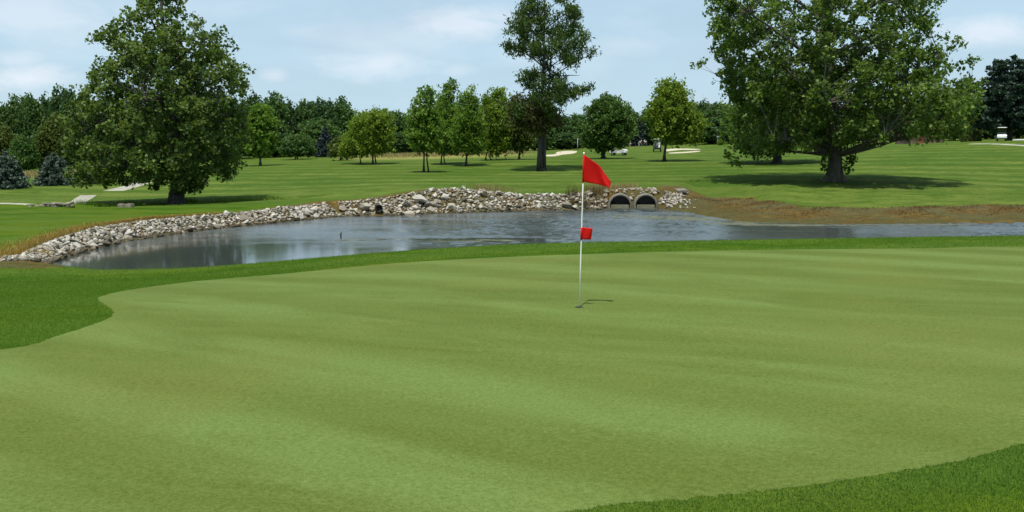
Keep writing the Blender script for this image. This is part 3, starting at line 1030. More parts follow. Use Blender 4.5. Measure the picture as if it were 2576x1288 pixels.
def flag_part(name, topc, botc, nx_, nz_, wave, mat):
    topc = [at(*q_, base[1]) - base for q_ in topc]
    botc = [at(*q_, base[1]) - base for q_ in botc]
    def samp(C, u):
        x = u * (len(C) - 1)
        i = min(int(x), len(C) - 2)
        return C[i] * (1 - (x - i)) + C[i + 1] * (x - i)
    V, F = [], []
    for side in (-1, 1):
        for i in range(nx_ + 1):
            u = i / nx_
            a_, b_ = samp(topc, u), samp(botc, u)
            for k in range(nz_ + 1):
                v = k / nz_
                q_ = a_ * (1 - v) + b_ * v
                y = wave(u, v)
                V.append((q_[0], q_[1] + y + side * .0006, q_[2]))
    N = (nx_ + 1) * (nz_ + 1)
    for s_ in range(2):
        for i in range(nx_):
            for k in range(nz_):
                f = [s_ * N + i * (nz_ + 1) + k, s_ * N + (i + 1) * (nz_ + 1) + k, s_ * N + (i + 1) * (nz_ + 1) + k + 1, s_ * N + i * (nz_ + 1) + k + 1]
                F.append(f if s_ == 1 else f[::-1])
    ring = [i * (nz_ + 1) for i in range(nx_ + 1)] + [nx_ * (nz_ + 1) + k for k in range(1, nz_ + 1)] + \
           [i * (nz_ + 1) + nz_ for i in range(nx_ - 1, -1, -1)] + [k for k in range(nz_ - 1, 0, -1)]
    for a_, b_ in zip(ring, ring[1:] + ring[:1]):
        F.append([a_, b_, N + b_, N + a_])
    me = mk_mesh(name, np.array(V), F, True)
    return link(name, me, root, mat)
fl = flag_part('flag', [(1468.5, 389), (1480, 396), (1492, 405), (1503, 412), (1512, 421), (1520, 434), (1529, 446), (1537, 457)],
               [(1466.5, 456), (1476, 459), (1486, 461), (1496, 462), (1506, 464), (1516, 467), (1525, 470), (1533, 472)], 28, 16,
               lambda u, v: u * (.055 * math.sin(4.2 * u + .9 * v) + .035 * math.sin(9 * u - 3.5 * v)) , M['red'])
sleeve = MB()
sleeve.tube([tuple(on_pole(.815)), tuple(on_pole(.992))], [.0125, .0115], 12)
sleeve.build('flag_sleeve', M['red'], fl, True)
fl2 = flag_part('marker_flag', [(1462, 571), (1470, 572), (1480, 573), (1490.5, 574)], [(1461, 601), (1470, 602), (1480, 602.5), (1487, 603)], 12, 8,
                lambda u, v: .03 * u * math.sin(5 * u + 2 * v), M['red'])
sleeve = MB()
sleeve.tube([tuple(on_pole(.445)), tuple(on_pole(.525))], [.0135, .0135], 12)
sleeve.build('marker_sleeve', M['red'], fl2, True)
tag(root, 'white flagstick with large red flag above a small red marker flag', 'flagstick')
b = MB()
b.lathe([(.053, .016), (.0535, .0135), (.058, .0135), (.058, .0165), (.053, .0165)], 20)
b.lathe([(0.0, .0145), (.053, .0145)], 20)
M['dark_hole'] = simple_mat('painted_cup_shade', (.015, .014, .01), .95)  # hole is not cut; near-black colour paints the shade inside the cup
tag(b.build('hole_cup', M['dark_hole'], None, False, 0, base), 'dark golf hole at the foot of the flagstick', 'golf hole')

# ================================================================ TREES
def leaf_mesh(name, C, Ctint, per, spread, L, Wd, axis_bias=(0, 0, -.35), up=.55, r=rng, fold=.12, flat=None, tint_var=.28):
    C = np.repeat(C, per, axis=0)
    n = len(C)
    tint = np.clip(np.repeat(Ctint, per) + r.normal(0, tint_var, n), 0, 1)
    sp = np.asarray(spread) if hasattr(spread, '__len__') else np.array([spread] * 3)
    P = C + r.normal(0, 1, (n, 3)) * sp
    A = r.normal(0, 1, (n, 3))
    A /= np.linalg.norm(A, axis=1)[:, None]
    A = A + np.array(axis_bias)
    A /= np.linalg.norm(A, axis=1)[:, None]
    N = r.normal(0, 1, (n, 3)) + np.array([0, 0, up * 2])
    N -= A * (N * A).sum(1)[:, None]
    N /= np.linalg.norm(N, axis=1)[:, None] + 1e-9
    S = np.cross(A, N)
    l = (L * r.uniform(.5, 1.45, n))[:, None]
    w_ = l * Wd
    v0 = P - A * l * .5
    v2 = P + A * l * .5
    mid_ = P - A * l * .06 + N * l * fold
    v1 = mid_ + S * w_
    v3 = mid_ - S * w_
    V = np.stack([v0, v1, v2, v3], 1).reshape(-1, 3)
    b_ = np.arange(n)[:, None] * 4
    F = np.concatenate([b_ + np.array([[0, 1, 2]]), b_ + np.array([[0, 2, 3]])], 0)
    return mk_mesh(name, V, F, False, {'tint': np.repeat(tint, 4)})

def jitter_poly(P, amp, n=4, r=rng):
    P = np.asarray(P, float)
    out = []
    m = len(P)
    for i in range(m):
        a, b = P[i], P[(i + 1) % m]
        for k in range(n):
            q_ = a + (b - a) * k / n
            out.append(q_ + r.normal(0, amp, 2) * (1 if k else .4))
    return np.array(out)

def volume_points(polys, n, depth, r, shell=.0):
    """points in a crown volume whose silhouettes are the given (x, z) outlines"""
    areas, out = [], []
    for P in polys:
        P = np.asarray(P)
        areas.append(abs((P[:, 0] * np.roll(P[:, 1], -1) - np.roll(P[:, 0], -1) * P[:, 1]).sum()) / 2)
    for P, A in zip(polys, areas):
        P = np.asarray(P)
        k = max(1, int(n * A / sum(areas)))
        mn, mx_ = P.min(0), P.max(0)
        zs = np.linspace(mn[1], mx_[1], 40)
        g_x = np.linspace(mn[0], mx_[0], 160)
        lo, hi = np.zeros(40), np.zeros(40)
        for i, z in enumerate(zs):
            m = inside(P, g_x, np.full(160, z))
            lo[i], hi[i] = (g_x[m].min(), g_x[m].max()) if m.any() else (0, 0)
        got = []
        while len(got) < k:
            x = r.uniform(mn[0], mx_[0], k * 3)
            z = r.uniform(mn[1], mx_[1], k * 3)
            m = inside(P, x, z)
            x, z = x[m], z[m]
            a, b = np.interp(z, zs, lo), np.interp(z, zs, hi)
            hw = np.maximum((b - a) / 2, .1)
            u = np.clip((x - (a + b) / 2) / hw, -1, 1)
            v = r.uniform(-1, 1, len(x))
            v = np.sign(v) * np.abs(v) ** (1 - shell)
            y = v * np.sqrt(1 - u * u * .92) * hw * depth
            got += list(np.stack([x, y, z], -1))
        out.append(np.array(got[:k]))
    return np.vstack(out)

def thin_out(P, dmin):
    keep = []
    cell = {}
    for i, p_ in enumerate(P):
        c_ = tuple((p_ // dmin).astype(int))
        ok = True
        for dx_ in (-1, 0, 1):
            for dy_ in (-1, 0, 1):
                for dz_ in (-1, 0, 1):
                    for j in cell.get((c_[0] + dx_, c_[1] + dy_, c_[2] + dz_), ()):
                        if ((P[j] - p_) ** 2).sum() < dmin * dmin:
                            ok = False
        if ok:
            keep.append(i)
            cell.setdefault(c_, []).append(i)
    return P[keep]

def skeleton(trunk, r0, targets, n_main, r, twig=.02, low=.3, seg=7, rmain=.28):
    """trunk: polyline; returns MB with trunk, limbs and twigs"""
    mb = MB()
    trunk = np.asarray(trunk, float)
    m = len(trunk)
    rad = [r0 * (1.28 if i == 0 else 1.0) * (1 - .88 * (i / (m - 1)) ** .9) for i in range(m)]
    rad[0] = r0 * 1.35
    mb.tube(trunk, rad, 10)
    tl = np.linalg.norm(np.diff(trunk, axis=0), axis=1)
    cum = np.concatenate([[0], np.cumsum(tl)])
    def tp(f):
        s = f * cum[-1]
        return np.array([np.interp(s, cum, trunk[:, k]) for k in range(3)]), np.interp(s, cum, rad)
    nodes = [tp(f)[0] for f in np.linspace(low, 1, 14)]
    nrad = [tp(f)[1] for f in np.linspace(low, 1, 14)]
    T = list(range(len(targets)))
    # main limbs: far-apart targets
    chosen = [int(np.argmax(np.linalg.norm(targets - trunk[-1], axis=1)))]
    dmin = np.linalg.norm(targets - targets[chosen[0]], axis=1)
    while len(chosen) < min(n_main, len(targets)):
        i = int(np.argmax(dmin))
        chosen.append(i)
        dmin = np.minimum(dmin, np.linalg.norm(targets - targets[i], axis=1))
    H = trunk[-1][2] - trunk[0][2]
    for i in chosen:
        tg = targets[i]
        hz_ = math.hypot(tg[0] - trunk[0][0], tg[1] - trunk[0][1])
        f = np.clip((tg[2] - trunk[0][2] - hz_ * .55) / max(H, .1), low, .93)
        a, ra = tp(f)
        c_ = (a + tg) / 2
        c_[2] += r.uniform(-.05, .12) * np.linalg.norm(tg - a)
        c_ += r.normal(0, .05, 3) * np.linalg.norm(tg - a)
        pts = [a * (1 - u) ** 2 + 2 * c_ * u * (1 - u) + tg * u * u for u in np.linspace(0, 1, 6)]
        r1 = min(ra * .7, r0 * rmain)
        rr_ = [max(r1 * (1 - .85 * u), twig) for u in np.linspace(0, 1, 6)]
        mb.tube(pts, rr_, seg, False)
        nodes += pts[1:]
        nrad += rr_[1:]
    nodes_a = np.array(nodes)
    for i in T:
        if i in chosen: continue
        tg = targets[i]
        d_ = np.linalg.norm(nodes_a - tg, axis=1) + 1.2 * np.maximum(nodes_a[:, 2] - tg[2], 0)
        j = int(np.argmin(d_))
        a = nodes_a[j]
        c_ = (a + tg) / 2 + r.normal(0, .06, 3) * np.linalg.norm(tg - a)
        pts = [a * (1 - u) ** 2 + 2 * c_ * u * (1 - u) + tg * u * u for u in np.linspace(0, 1, 4)]
        r1 = min(nrad[j] * .7, twig * 2.2)
        mb.tube(pts, [r1, r1 * .8, r1 * .6, r1 * .35], 5, False)
    return mb

def px_outline(P, Y, ox, oz):
    return np.array([[at(a, b, Y)[0] - ox, at(a, b, Y)[2] - oz] for a, b in P])

def hero_tree(name, basepx, Y, polys_px, label, cat, leafm, barkm, trunk_px, r0, n_clump, per_clump, clump_r, per_leaf, spread, L, Wd,
              n_main=16, depth=.95, seed=1, dmin=.5, axis_bias=(0, 0, -.3), jit=.12, twig=.02, low=.22, extra=None, up=.55, second=None, rmain=.28, shell=.25, inset=.22, open_top=0.0):
    r = np.random.default_rng(seed)
    g_ = place(basepx, Y)
    g_[2] -= .05
    polys = [jitter_poly(px_outline(P, Y, g_[0], g_[2]), jit, 3, r) for P in polys_px]
    cen = volume_points(polys, n_clump * 4, depth, r, shell)
    if inset > 0:
        dd_ = np.full(len(cen), 1e9)
        ins_ = np.zeros(len(cen), bool)
        for P in polys:
            m_in = inside(P, cen[:, 0], cen[:, 2])
            ins_ |= m_in
            dd_ = np.where(m_in, np.minimum(dd_, seg_dist(P, cen[:, 0], cen[:, 2])), dd_)
        cen = cen[ins_ & (dd_ > inset * r.uniform(.3, 1.1, len(cen)))]
    zz_ = (cen[:, 2] - cen[:, 2].min()) / np.ptp(cen[:, 2])
    cen = cen[r.uniform(0, 1, len(cen)) > open_top * sstep(.3, .75, zz_)]
    cen = thin_out(cen[r.permutation(len(cen))], dmin)[:n_clump]
    root = empty(name, g_)
    trunk = [np.array([at(a, b, Y)[0] - g_[0], 0, at(a, b, Y)[2] - g_[2]]) for a, b in trunk_px]
    trunk[0][2] = -.1
    trunk = [p_ + np.array([0, r.normal(0, .05) * (i > 0), 0]) for i, p_ in enumerate(trunk)]
    tgt = cen
    if extra is not None:
        tgt = np.vstack([cen, [[at(a_, b_, Y)[0] - g_[0], dy_, at(a_, b_, Y)[2] - g_[2]] for a_, b_, dy_ in extra]])
    mb = skeleton(trunk, r0, tgt, n_main, r, twig, low, 7, rmain)
    if second is not None:
        tr2 = [np.array([at(a, b, Y)[0] - g_[0], .25, at(a, b, Y)[2] - g_[2]]) for a, b in second]
        tr2[0][2] = -.1
        m2 = len(tr2)
        mb.tube(tr2, [r0 * .8 * (1 - .8 * i / (m2 - 1)) for i in range(m2)], 9)
    # root flare
    for k in range(7):
        a = k * 2 * PI / 7 + r.uniform(-.3, .3)
        mb.tube([(math.cos(a) * r0 * .75, math.sin(a) * r0 * .75, r0 * .9), (math.cos(a) * r0 * 1.25, math.sin(a) * r0 * 1.25, .12), (math.cos(a) * r0 * 1.8, math.sin(a) * r0 * 1.8, -.1)],
                [r0 * .28, r0 * .25, r0 * .12], 6)
    mb.build('trunk', barkm, root, True)
    cl = np.repeat(cen, per_clump, axis=0)
    ct = np.repeat(np.clip(r.normal(.42, .22, len(cen)), 0, 1), per_clump)
    cl = cl + r.normal(0, 1, cl.shape) * np.array([clump_r, clump_r, clump_r * .8])
    if extra is not None:
        ex = np.array([[at(a, b, Y)[0] - g_[0], dy_, at(a, b, Y)[2] - g_[2]] for a, b, dy_ in extra])
        k = max(3, per_clump // 2)
        e2 = np.repeat(ex, k, axis=0) + r.normal(0, clump_r * .45, (len(ex) * k, 3))
        cl = np.vstack([cl, e2])
        ct = np.concatenate([ct, np.full(len(e2), .45)])
    me = leaf_mesh('crown', cl, ct, per_leaf, spread, L, Wd, axis_bias, up, r)
    link('crown', me, root, leafm)
    tag(root, label, cat)
    return root, cen

LEFT_OUT = [(350, -30), (332, 15), (310, 28), (285, 50), (260, 72), (258, 100), (272, 130), (240, 160), (230, 178), (247, 205), (227, 238),
            (205, 272), (192, 310), (200, 350), (186, 390), (192, 440), (215, 462), (248, 474), (298, 476), (354, 458), (392, 470), (425, 478), (470, 488),
            (500, 482), (521, 470), (560, 450), (590, 436), (605, 405), (612, 370), (606, 330), (618, 290), (610, 250), (627, 212), (610, 185), (604, 150),
            (584, 112), (563, 66), (540, 85), (517, 32), (505, 40), (488, 95), (476, 128), (466, 50), (450, -30), (400, -75)]
hero_tree('sycamore_tree', 445, 50, [LEFT_OUT], 'big dark leafy tree at the left with crown sweeping down to the lawn', 'tree',
          M['leaf_big_left'], M['bark_dark'], [(443, 509), (443, 470), (438, 380), (430, 280), (418, 160), (408, 40), (402, -40)], .40,
          680, 8, .21, 9, .11, .175, .46, 20, .9, 3, .36, jit=.10, twig=.016, low=.2, inset=.26, open_top=.42)

RIGHT_OUT = [(1791, -40), (1788, 40), (1782, 102), (1795, 130), (1832, 150), (1828, 200), (1838, 248), (1885, 262), (1905, 300), (1875, 335), (1838, 376),
             (1860, 392), (1926, 384), (1995, 384), (2030, 356), (2054, 350), (2088, 380), (2122, 376), (2160, 362), (2254, 358), (2300, 342), (2375, 352),
             (2396, 335), (2405, 315), (2425, 285), (2426, 250), (2430, 224), (2375, 210), (2350, 180), (2330, 130), (2300, 100), (2318, 60), (2345, 10), (2360, -60),
             (2200, -120), (2000, -130), (1850, -90)]
hero_tree('sycamore_tree', 2100, 62, [RIGHT_OUT], 'huge spreading tree at the right with thick trunk and leafy shoots on it', 'tree',
          M['leaf_big'], M['bark'], [(2099, 456), (2100, 420), (2102, 360), (2098, 280), (2085, 180), (2075, 80), (2070, -20), (2068, -90)], .57,
          860, 9, .28, 9, .135, .21, .46, 30, .85, 5, .46, inset=.32, open_top=.5, jit=.14, twig=.024, low=.13,
          extra=[(1752, 168, 0), (1768, 160, .2), (1830, 205, 0), (1810, 150, 0), (2393, 95, .3), (2410, 100, .2), (2425, 112, 0), (2400, 120, .3), (2372, 140, .2), (2440, 158, 0),
                 (2420, 165, .3), (2395, 170, .1), (2380, 155, 0), (2448, 150, 0), (2350, 40, 0), (2338, 60, .2), (2362, 5, 0), (2375, -5, .1), (2330, 85, 0), (2440, 278, 0), (2435, 205, 0),
                 (2068, 405, -.6), (2066, 425, -.6), (2128, 412, -.6), (2130, 395, -.6), (2140, 402, -.7), (2134, 430, -.5), (2072, 390, -.7), (1836, 390, .4), (1862, 408, .2), (1850, 400, 0)], rmain=.30)
REAR_OUT = [(1845, 250), (1842, 330), (1838, 378), (1880, 392), (1990, 388), (2060, 360), (2080, 280), (2040, 220), (1950, 190), (1870, 210)]
hero_tree('maple_tree', 1955, 88, [REAR_OUT], 'leafy tree half hidden behind the huge right tree, single dark trunk showing', 'tree',
          M['leaf_big'], M['bark_dark'], [(1955, 411), (1956, 370), (1957, 300), (1955, 230)], .38,
          150, 10, .42, 8, .2, .30, .46, 10, .9, 6, .6, jit=.15, twig=.03, low=.35)

LOC_UP = [(1313, -40), (1320, 0), (1292, 40), (1275, 70), (1264, 113), (1280, 128), (1300, 140), (1320, 134), (1342, 156), (1375, 172), (1400, 160), (1430, 178), (1468, 164), (1484, 146),
          (1497, 128), (1470, 116), (1474, 83), (1462, 60), (1463, 37), (1440, 10), (1425, -40), (1370, -70)]
LOC_LO = [(1345, 168), (1312, 178), (1276, 227), (1292, 240), (1277, 260), (1286, 300), (1330, 322), (1356, 308), (1400, 298), (1430, 288), (1450, 272), (1482, 262),
          (1472, 245), (1488, 217), (1460, 222), (1440, 198), (1400, 180)]
lt, _ = hero_tree('locust_tree', 1362, 85, [LOC_UP, LOC_LO], 'tall dark feathery tree in the middle with a double trunk', 'tree',
          M['leaf_locust'], M['bark_dark'], [(1358, 430), (1358, 380), (1362, 300), (1366, 200), (1368, 120), (1370, 40), (1370, -40)], .28,
          160, 12, .29, 10, .20, .34, .16, 26, .9, 9, .55, (0, 0, -.85), .18, .03, .42, inset=.4, up=.3,
          second=[(1369, 430), (1369, 380), (1371, 310), (1380, 230), (1386, 150), (1392, 60)],
          extra=[(1270, 112, 0), (1282, 122, .2), (1494, 128, 0), (1484, 138, .2), (1486, 218, 0), (1478, 225, .1), (1456, 40, 0)])
r_ = np.random.default_rng(4)
g_ = np.array(lt.location)
bc = volume_points([px_outline([(1290, 255), (1285, 300), (1330, 322), (1362, 330), (1410, 300), (1390, 265), (1340, 250)], 85, g_[0], g_[2])], 70, .8, r_)
link('dry_foliage', leaf_mesh('dry_foliage', np.repeat(bc, 8, 0) + r_.normal(0, .35, (len(bc) * 8, 3)), np.full(len(bc) * 8, .45), 9, .2, .34, .2, (0, 0, -.8), .3, r_), lt, M['leaf_locust_dry'])
b = MB()
p0, p1 = at(1405, 192, 85) - g_, at(1458, 190, 85) - g_
b.tube([p0, (p0 + p1) / 2 + np.array([0, 0, .06]), p1], [.06, .045, .015], 6)
b.build('dead_branch', M['bark_dark'], lt, True)

# ---- mid-ground trees from outline templates, unit box: x -0.5..0.5, y 0..1
TPL = {
    'oval': [(-.12, 0), (-.36, .1), (-.5, .32), (-.46, .6), (-.3, .84), (-.08, .98), (.12, 1.0), (.3, .86), (.46, .6), (.5, .32), (.38, .1), (.12, 0)],
    'flame': [(-.15, 0), (-.42, .08), (-.5, .25), (-.44, .45), (-.33, .62), (-.22, .78), (-.02, .93), (.10, 1.0), (.20, .95), (.22, .82), (.30, .68), (.42, .48), (.5, .26), (.40, .08), (.15, 0)],
    'dome': [(-.3, 0), (-.5, .12), (-.5, .4), (-.38, .72), (-.16, .95), (.1, 1.0), (.34, .82), (.48, .5), (.5, .15), (.3, 0)],
    'round': [(-.2, 0), (-.44, .12), (-.5, .42), (-.4, .76), (-.18, .95), (.05, 1), (.25, .94), (.44, .7), (.5, .4), (.42, .12), (.2, 0)],
    'spread': [(-.42, .02), (-.5, .3), (-.42, .62), (-.2, .9), (.08, 1), (.32, .85), (.47, .5), (.5, .2), (.38, 0), (.1, .08), (-.15, .06)],
    'column': [(-.25, 0), (-.46, .12), (-.5, .45), (-.4, .7), (-.22, .9), (0, 1), (.18, .92), (.4, .72), (.5, .42), (.45, .1), (.25, 0)],
}
def tpl_px(kind, x0, x1, y0, y1):
    return [(x0 + (x + .5) * (x1 - x0), y1 - y * (y1 - y0)) for x, y in TPL[kind]]

def mid_tree(name, px, Y, box, kind, label, cat, leafm, r0, n_cl, seed, trunks=None, L=.3, Wd=.28, per=9, per_leaf=9, bias=(.15, 0, -.55), dmin=.5, clump=.30, group=None, lean=0, polys=None):
    basey = proj(place(px, Y))[1]
    x0, x1, y0, y1 = box
    top_x = (x0 + x1) / 2 + lean
    tr_ = [(px, basey), (px, basey * .6 + y1 * .4), ((px * 2 + top_x) / 3, y1 * .8 + y0 * .2), ((px + top_x) / 2, (y0 + y1) / 2), (top_x, y0 * .9 + y1 * .1)]
    sec = None
    if trunks:
        sec = [(trunks, basey), (trunks * .6 + px * .4, basey * .4 + y1 * .6), ((trunks + top_x) / 2, y1 * .65 + y0 * .35), (top_x + 6, (y0 + y1) / 2)]
    root, _ = hero_tree(name, px, Y, polys or [tpl_px(kind, x0, x1, y0, y1)], label, cat, leafm, M['bark_dark'], tr_, r0, n_cl, per, clump, per_leaf, .16, L, Wd,
                        9, .9, seed, dmin, bias, .16, .022, .3, up=.4, second=sec)
    if group: root['group'] = group
    return root

YG = 'young trees in the middle group'
mid_tree('young_tree', 1066, 82, (1026, 1112, 213, 380), 'flame', 'young windblown tree with twin slim trunks, left end of the middle group', 'tree', M['leaf_young'], .11, 120, 21, 1078, group=YG, lean=4)
mid_tree('young_tree', 1110, 97, (1082, 1166, 206, 385), 'flame', 'tallest young tree of the middle group, two thin trunks behind its twin neighbour', 'tree', M['leaf_young'], .10, 120, 22, 1120, group=YG, lean=2)
mid_tree('young_tree', 1173, 94, (1140, 1216, 209, 385), 'flame', 'young tree with one stout trunk between the twin trunk tree and the paler one', 'tree', M['leaf_young'], .15, 120, 23, group=YG, lean=10)
mid_tree('young_tree', 1222, 103, (1200, 1290, 224, 388), 'round', 'paler yellow green young tree beside the tall dark locust', 'tree', M['leaf_bright'], .11, 120, 24, 1238, group=YG, lean=2)
mid_tree('young_tree', 1306, 103, (1276, 1345, 268, 380), 'oval', 'thin pale foliaged small tree just left of the locust trunk', 'tree', M['leaf_wood_c'], .15, 80, 25, lean=3)
mid_tree('willow_like_tree', 938, 100, (880, 990, 276, 388), 'round', 'rounded yellow green tree with twin trunks left of the middle group', 'tree', M['leaf_bright'], .13, 130, 26, 946, bias=(.1, 0, -.7))
mid_tree('small_tree', 907, 103, (855, 925, 325, 392), 'spread', 'low yellow green tree on a thin trunk against the rounded tree', 'tree', M['leaf_bright'], .09, 60, 27, bias=(-.2, 0, -.6))
mid_tree('small_tree', 857, 118, (830, 890, 345, 392), 'spread', 'small leaning tree with dark underside beside the dark spruce', 'tree', M['leaf_wood_c'], .16, 55, 28, L=.34, Wd=.35, lean=8)
mid_tree('crab_apple_tree', 748, 130, (710, 786, 341, 388), 'dome', 'small round topped tree standing before the woods, low forked trunk', 'tree', M['leaf_wood_a'], .14, 85, 29, 740, L=.36, Wd=.35)
mid_tree('elm_tree', 1518, 105, (1464, 1594, 243, 381), 'round', 'dense round dark green tree just right of the red flag', 'tree', M['leaf_elm'], .28, 240, 30, L=.30, Wd=.32, dmin=.5, bias=(.15, 0, .35), clump=.36,
         polys=[[(1500, 380), (1475, 366), (1464, 335), (1470, 300), (1486, 268), (1505, 248), (1525, 243), (1552, 250), (1576, 270), (1590, 305), (1588, 332), (1566, 355), (1545, 370), (1520, 380)]])
mid_tree('willow_like_tree', 1671, 95, (1626, 1766, 197, 364), 'flame', 'airy bright green tree beside the parked golf cart', 'tree', M['leaf_bright'], .19, 190, 31, bias=(.2, 0, -.55),
         polys=[[(1690, 197), (1662, 205), (1648, 230), (1640, 262), (1626, 285), (1640, 310), (1634, 330), (1658, 345), (1700, 352), (1722, 340), (1732, 300), (1728, 262), (1718, 222), (1702, 198)],
                [(1715, 270), (1700, 310), (1700, 350), (1730, 364), (1760, 352), (1768, 318), (1762, 288), (1740, 268)]])
mid_tree('small_tree', 655, 105, (612, 690, 262, 388), 'oval', 'lighter green tree peeping out right of the big left tree', 'tree', M['leaf_young'], .16, 140, 32, L=.36, Wd=.4)

# ---- conifers
def conifer(name, px, Y, H, Wd_, leafm, label, cat, seed, whorls=13, per=13, bare=.04, irr=.15, droop=.18, group=None, tipk=1.0, trunk_r=.12, L=.22, n_leaf=26, leafw=.32, shape=.85, rz=0):
    r = np.random.default_rng(seed)
    g_ = place(px, Y)
    root = empty(name, g_, rz)
    mb = MB()
    mb.tube([(0, 0, -.1), (0, 0, H * .5), (0, 0, H * .97)], [trunk_r * 1.2, trunk_r * .7, .02], 8)
    C, T = [], []
    for i in range(whorls):
        f = i / (whorls - 1)
        z = H * (bare + (1 - bare) * f ** 1.02) * .985
        R = Wd_ / 2 * ((1 - f) ** shape * (1.0 if f > .12 else .82 + 1.5 * f)) + .06
        k = max(4, int(per * (1 - .55 * f)))
        ph = r.uniform(0, 6)
        for j in range(k):
            a = ph + 2 * PI * j / k + r.normal(0, .16)
            Lb = R * r.uniform(1 - 1.6 * irr, 1 + irr)
            pts = []
            for u in np.linspace(0, 1, 5):
                zz = z - droop * Lb * u + .30 * droop * Lb * u * u * tipk + r.normal(0, .01)
                pts.append(np.array([math.cos(a) * Lb * u, math.sin(a) * Lb * u, zz]))
            mb.tube(pts, [max(.03, trunk_r * .3) * (1 - f * .6) * (1 - .8 * u) + .005 for u in np.linspace(0, 1, 5)], 4, False)
            m = max(4, int(n_leaf * (Lb / (Wd_ / 2)) + 3))
            us = r.uniform(.12, 1.02, m) ** .75
            side = r.normal(0, .13, m) * Lb * (1.15 - us) * 1.2
            q_ = np.stack([np.interp(us, np.linspace(0, 1, 5), [p_[c_] for p_ in pts]) for c_ in range(3)], -1)
            q_ += np.stack([-math.sin(a) * side, math.cos(a) * side, r.normal(0, .035, m) * H * .12], -1)
            C.append(q_)
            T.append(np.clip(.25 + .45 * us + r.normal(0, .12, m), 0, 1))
    mb.build('trunk', M['bark_dark'], root, True)
    C = np.vstack(C)
    T = np.concatenate(T)
    link('crown', leaf_mesh('crown', C, T, 4, L * .28, L, leafw, (0, 0, .15), .5, r, .08, tint_var=.15), root, leafm)
    tag(root, label, cat, group)
    return root

SP = 'blue spruces at the left'
conifer('blue_spruce', 18, 64, 2.55, 2.9, M['needle_blue'], 'blue grey spruce cut by the left edge of the picture', 'spruce', 41, 10, 14, group=SP, L=.2, shape=.44)
conifer('blue_spruce', 138, 68, 2.4, 2.75, M['needle_blue'], 'rounded blue grey spruce left of the pale cart path', 'spruce', 42, 10, 14, group=SP, L=.2, shape=.44)
conifer('green_spruce', 232, 70, 2.2, 2.6, M['needle_pine'], 'dark green spruce bush half under the big left tree', 'spruce', 43, 10, 14, L=.2, shape=.6)
conifer('dark_spruce', 819, 140, 4.6, 4.0, M['needle_dark'], 'dark blue spruce in front of the woods left of the yellow green trees', 'spruce', 44, 11, 13, L=.34, shape=.8, bare=.07)
conifer('dark_spruce', 1606, 203, 6.2, 4.2, M['needle_dark'], 'dark blue spruce behind the golfers between round tree and airy tree', 'spruce', 45, 11, 12, L=.4, shape=.8)
conifer('white_pine', 2539, 128, 11.9, 11.5, M['needle_pine'], 'large dark layered pine at the right edge over the white cart', 'pine', 46, 14, 13, bare=.16, irr=.30, droop=-.06, trunk_r=.36, L=.50, n_leaf=80, leafw=.26, shape=.36)

# ---- woodland: archetypes then copies
def archetype(kind, H, Wd_, leafm, seed, n_cl, L=.55, bare=.12):
    r = np.random.default_rng(seed)
    P = np.array([(x * Wd_, (bare + (1 - bare) * y) * H) for x, y in TPL[kind]])
    P = jitter_poly(P, .045 * Wd_, 3, r)
    cen = thin_out(volume_points([P], n_cl * 3, 1.0, r, .45), .85)[:n_cl]
    mb = skeleton([(0, 0, -.6), (r.normal(0, .1), 0, H * .3), (r.normal(0, .2), r.normal(0, .2), H * .6), (0, 0, H * .9)], .028 * H, cen, 9, r, .045, .25, 6)
    me_t = mb.build('trunk', M['bark_dark'], None, True)
    cl = np.repeat(cen, 7, 0) + r.normal(0, .48, (len(cen) * 7, 3))
    ct = np.repeat(np.clip(r.normal(.45, .2, len(cen)), 0, 1), 7)
    me = leaf_mesh('crown', cl, ct, 7, .26, L, .42, (.1, 0, .0), .5, r)
    me.materials.append(leafm)
    m_t = me_t.data
    bpy.data.objects.remove(me_t)
    return me, m_t, H, Wd_

ARCH = {
    'a': archetype('round', 11, 8.5, M['leaf_wood_a'], 61, 190),
    'b': archetype('oval', 11, 7.5, M['leaf_wood_b'], 62, 190),
    'c': archetype('dome', 11, 9, M['leaf_wood_c'], 63, 190),
    'd': archetype('dome', 9, 9, M['leaf_wood_d'], 64, 180),
    'e': archetype('column', 12, 6.5, M['leaf_wood_a'], 65, 170),
    'f': archetype('column', 12, 7.5, M['leaf_wood_b'], 66, 180),
}
def wood_tree(kind, px, Y, top, wpx, label, group='woodland trees', name='woodland_tree'):
    me, mt_, H, Wd_ = ARCH[kind]
    g_ = place(px, Y)
    h = at(px, top, Y)[2] - g_[2]
    sx = wpx * Y / FPX / Wd_
    root = empty(name, g_ + np.array([0, 0, -.1]), random.uniform(0, 6.28), (sx, sx, h / H))
    c1 = link('trunk', mt_, root)
    c2 = link('crown', me, root)
    tag(root, label, 'tree', group)
    return root

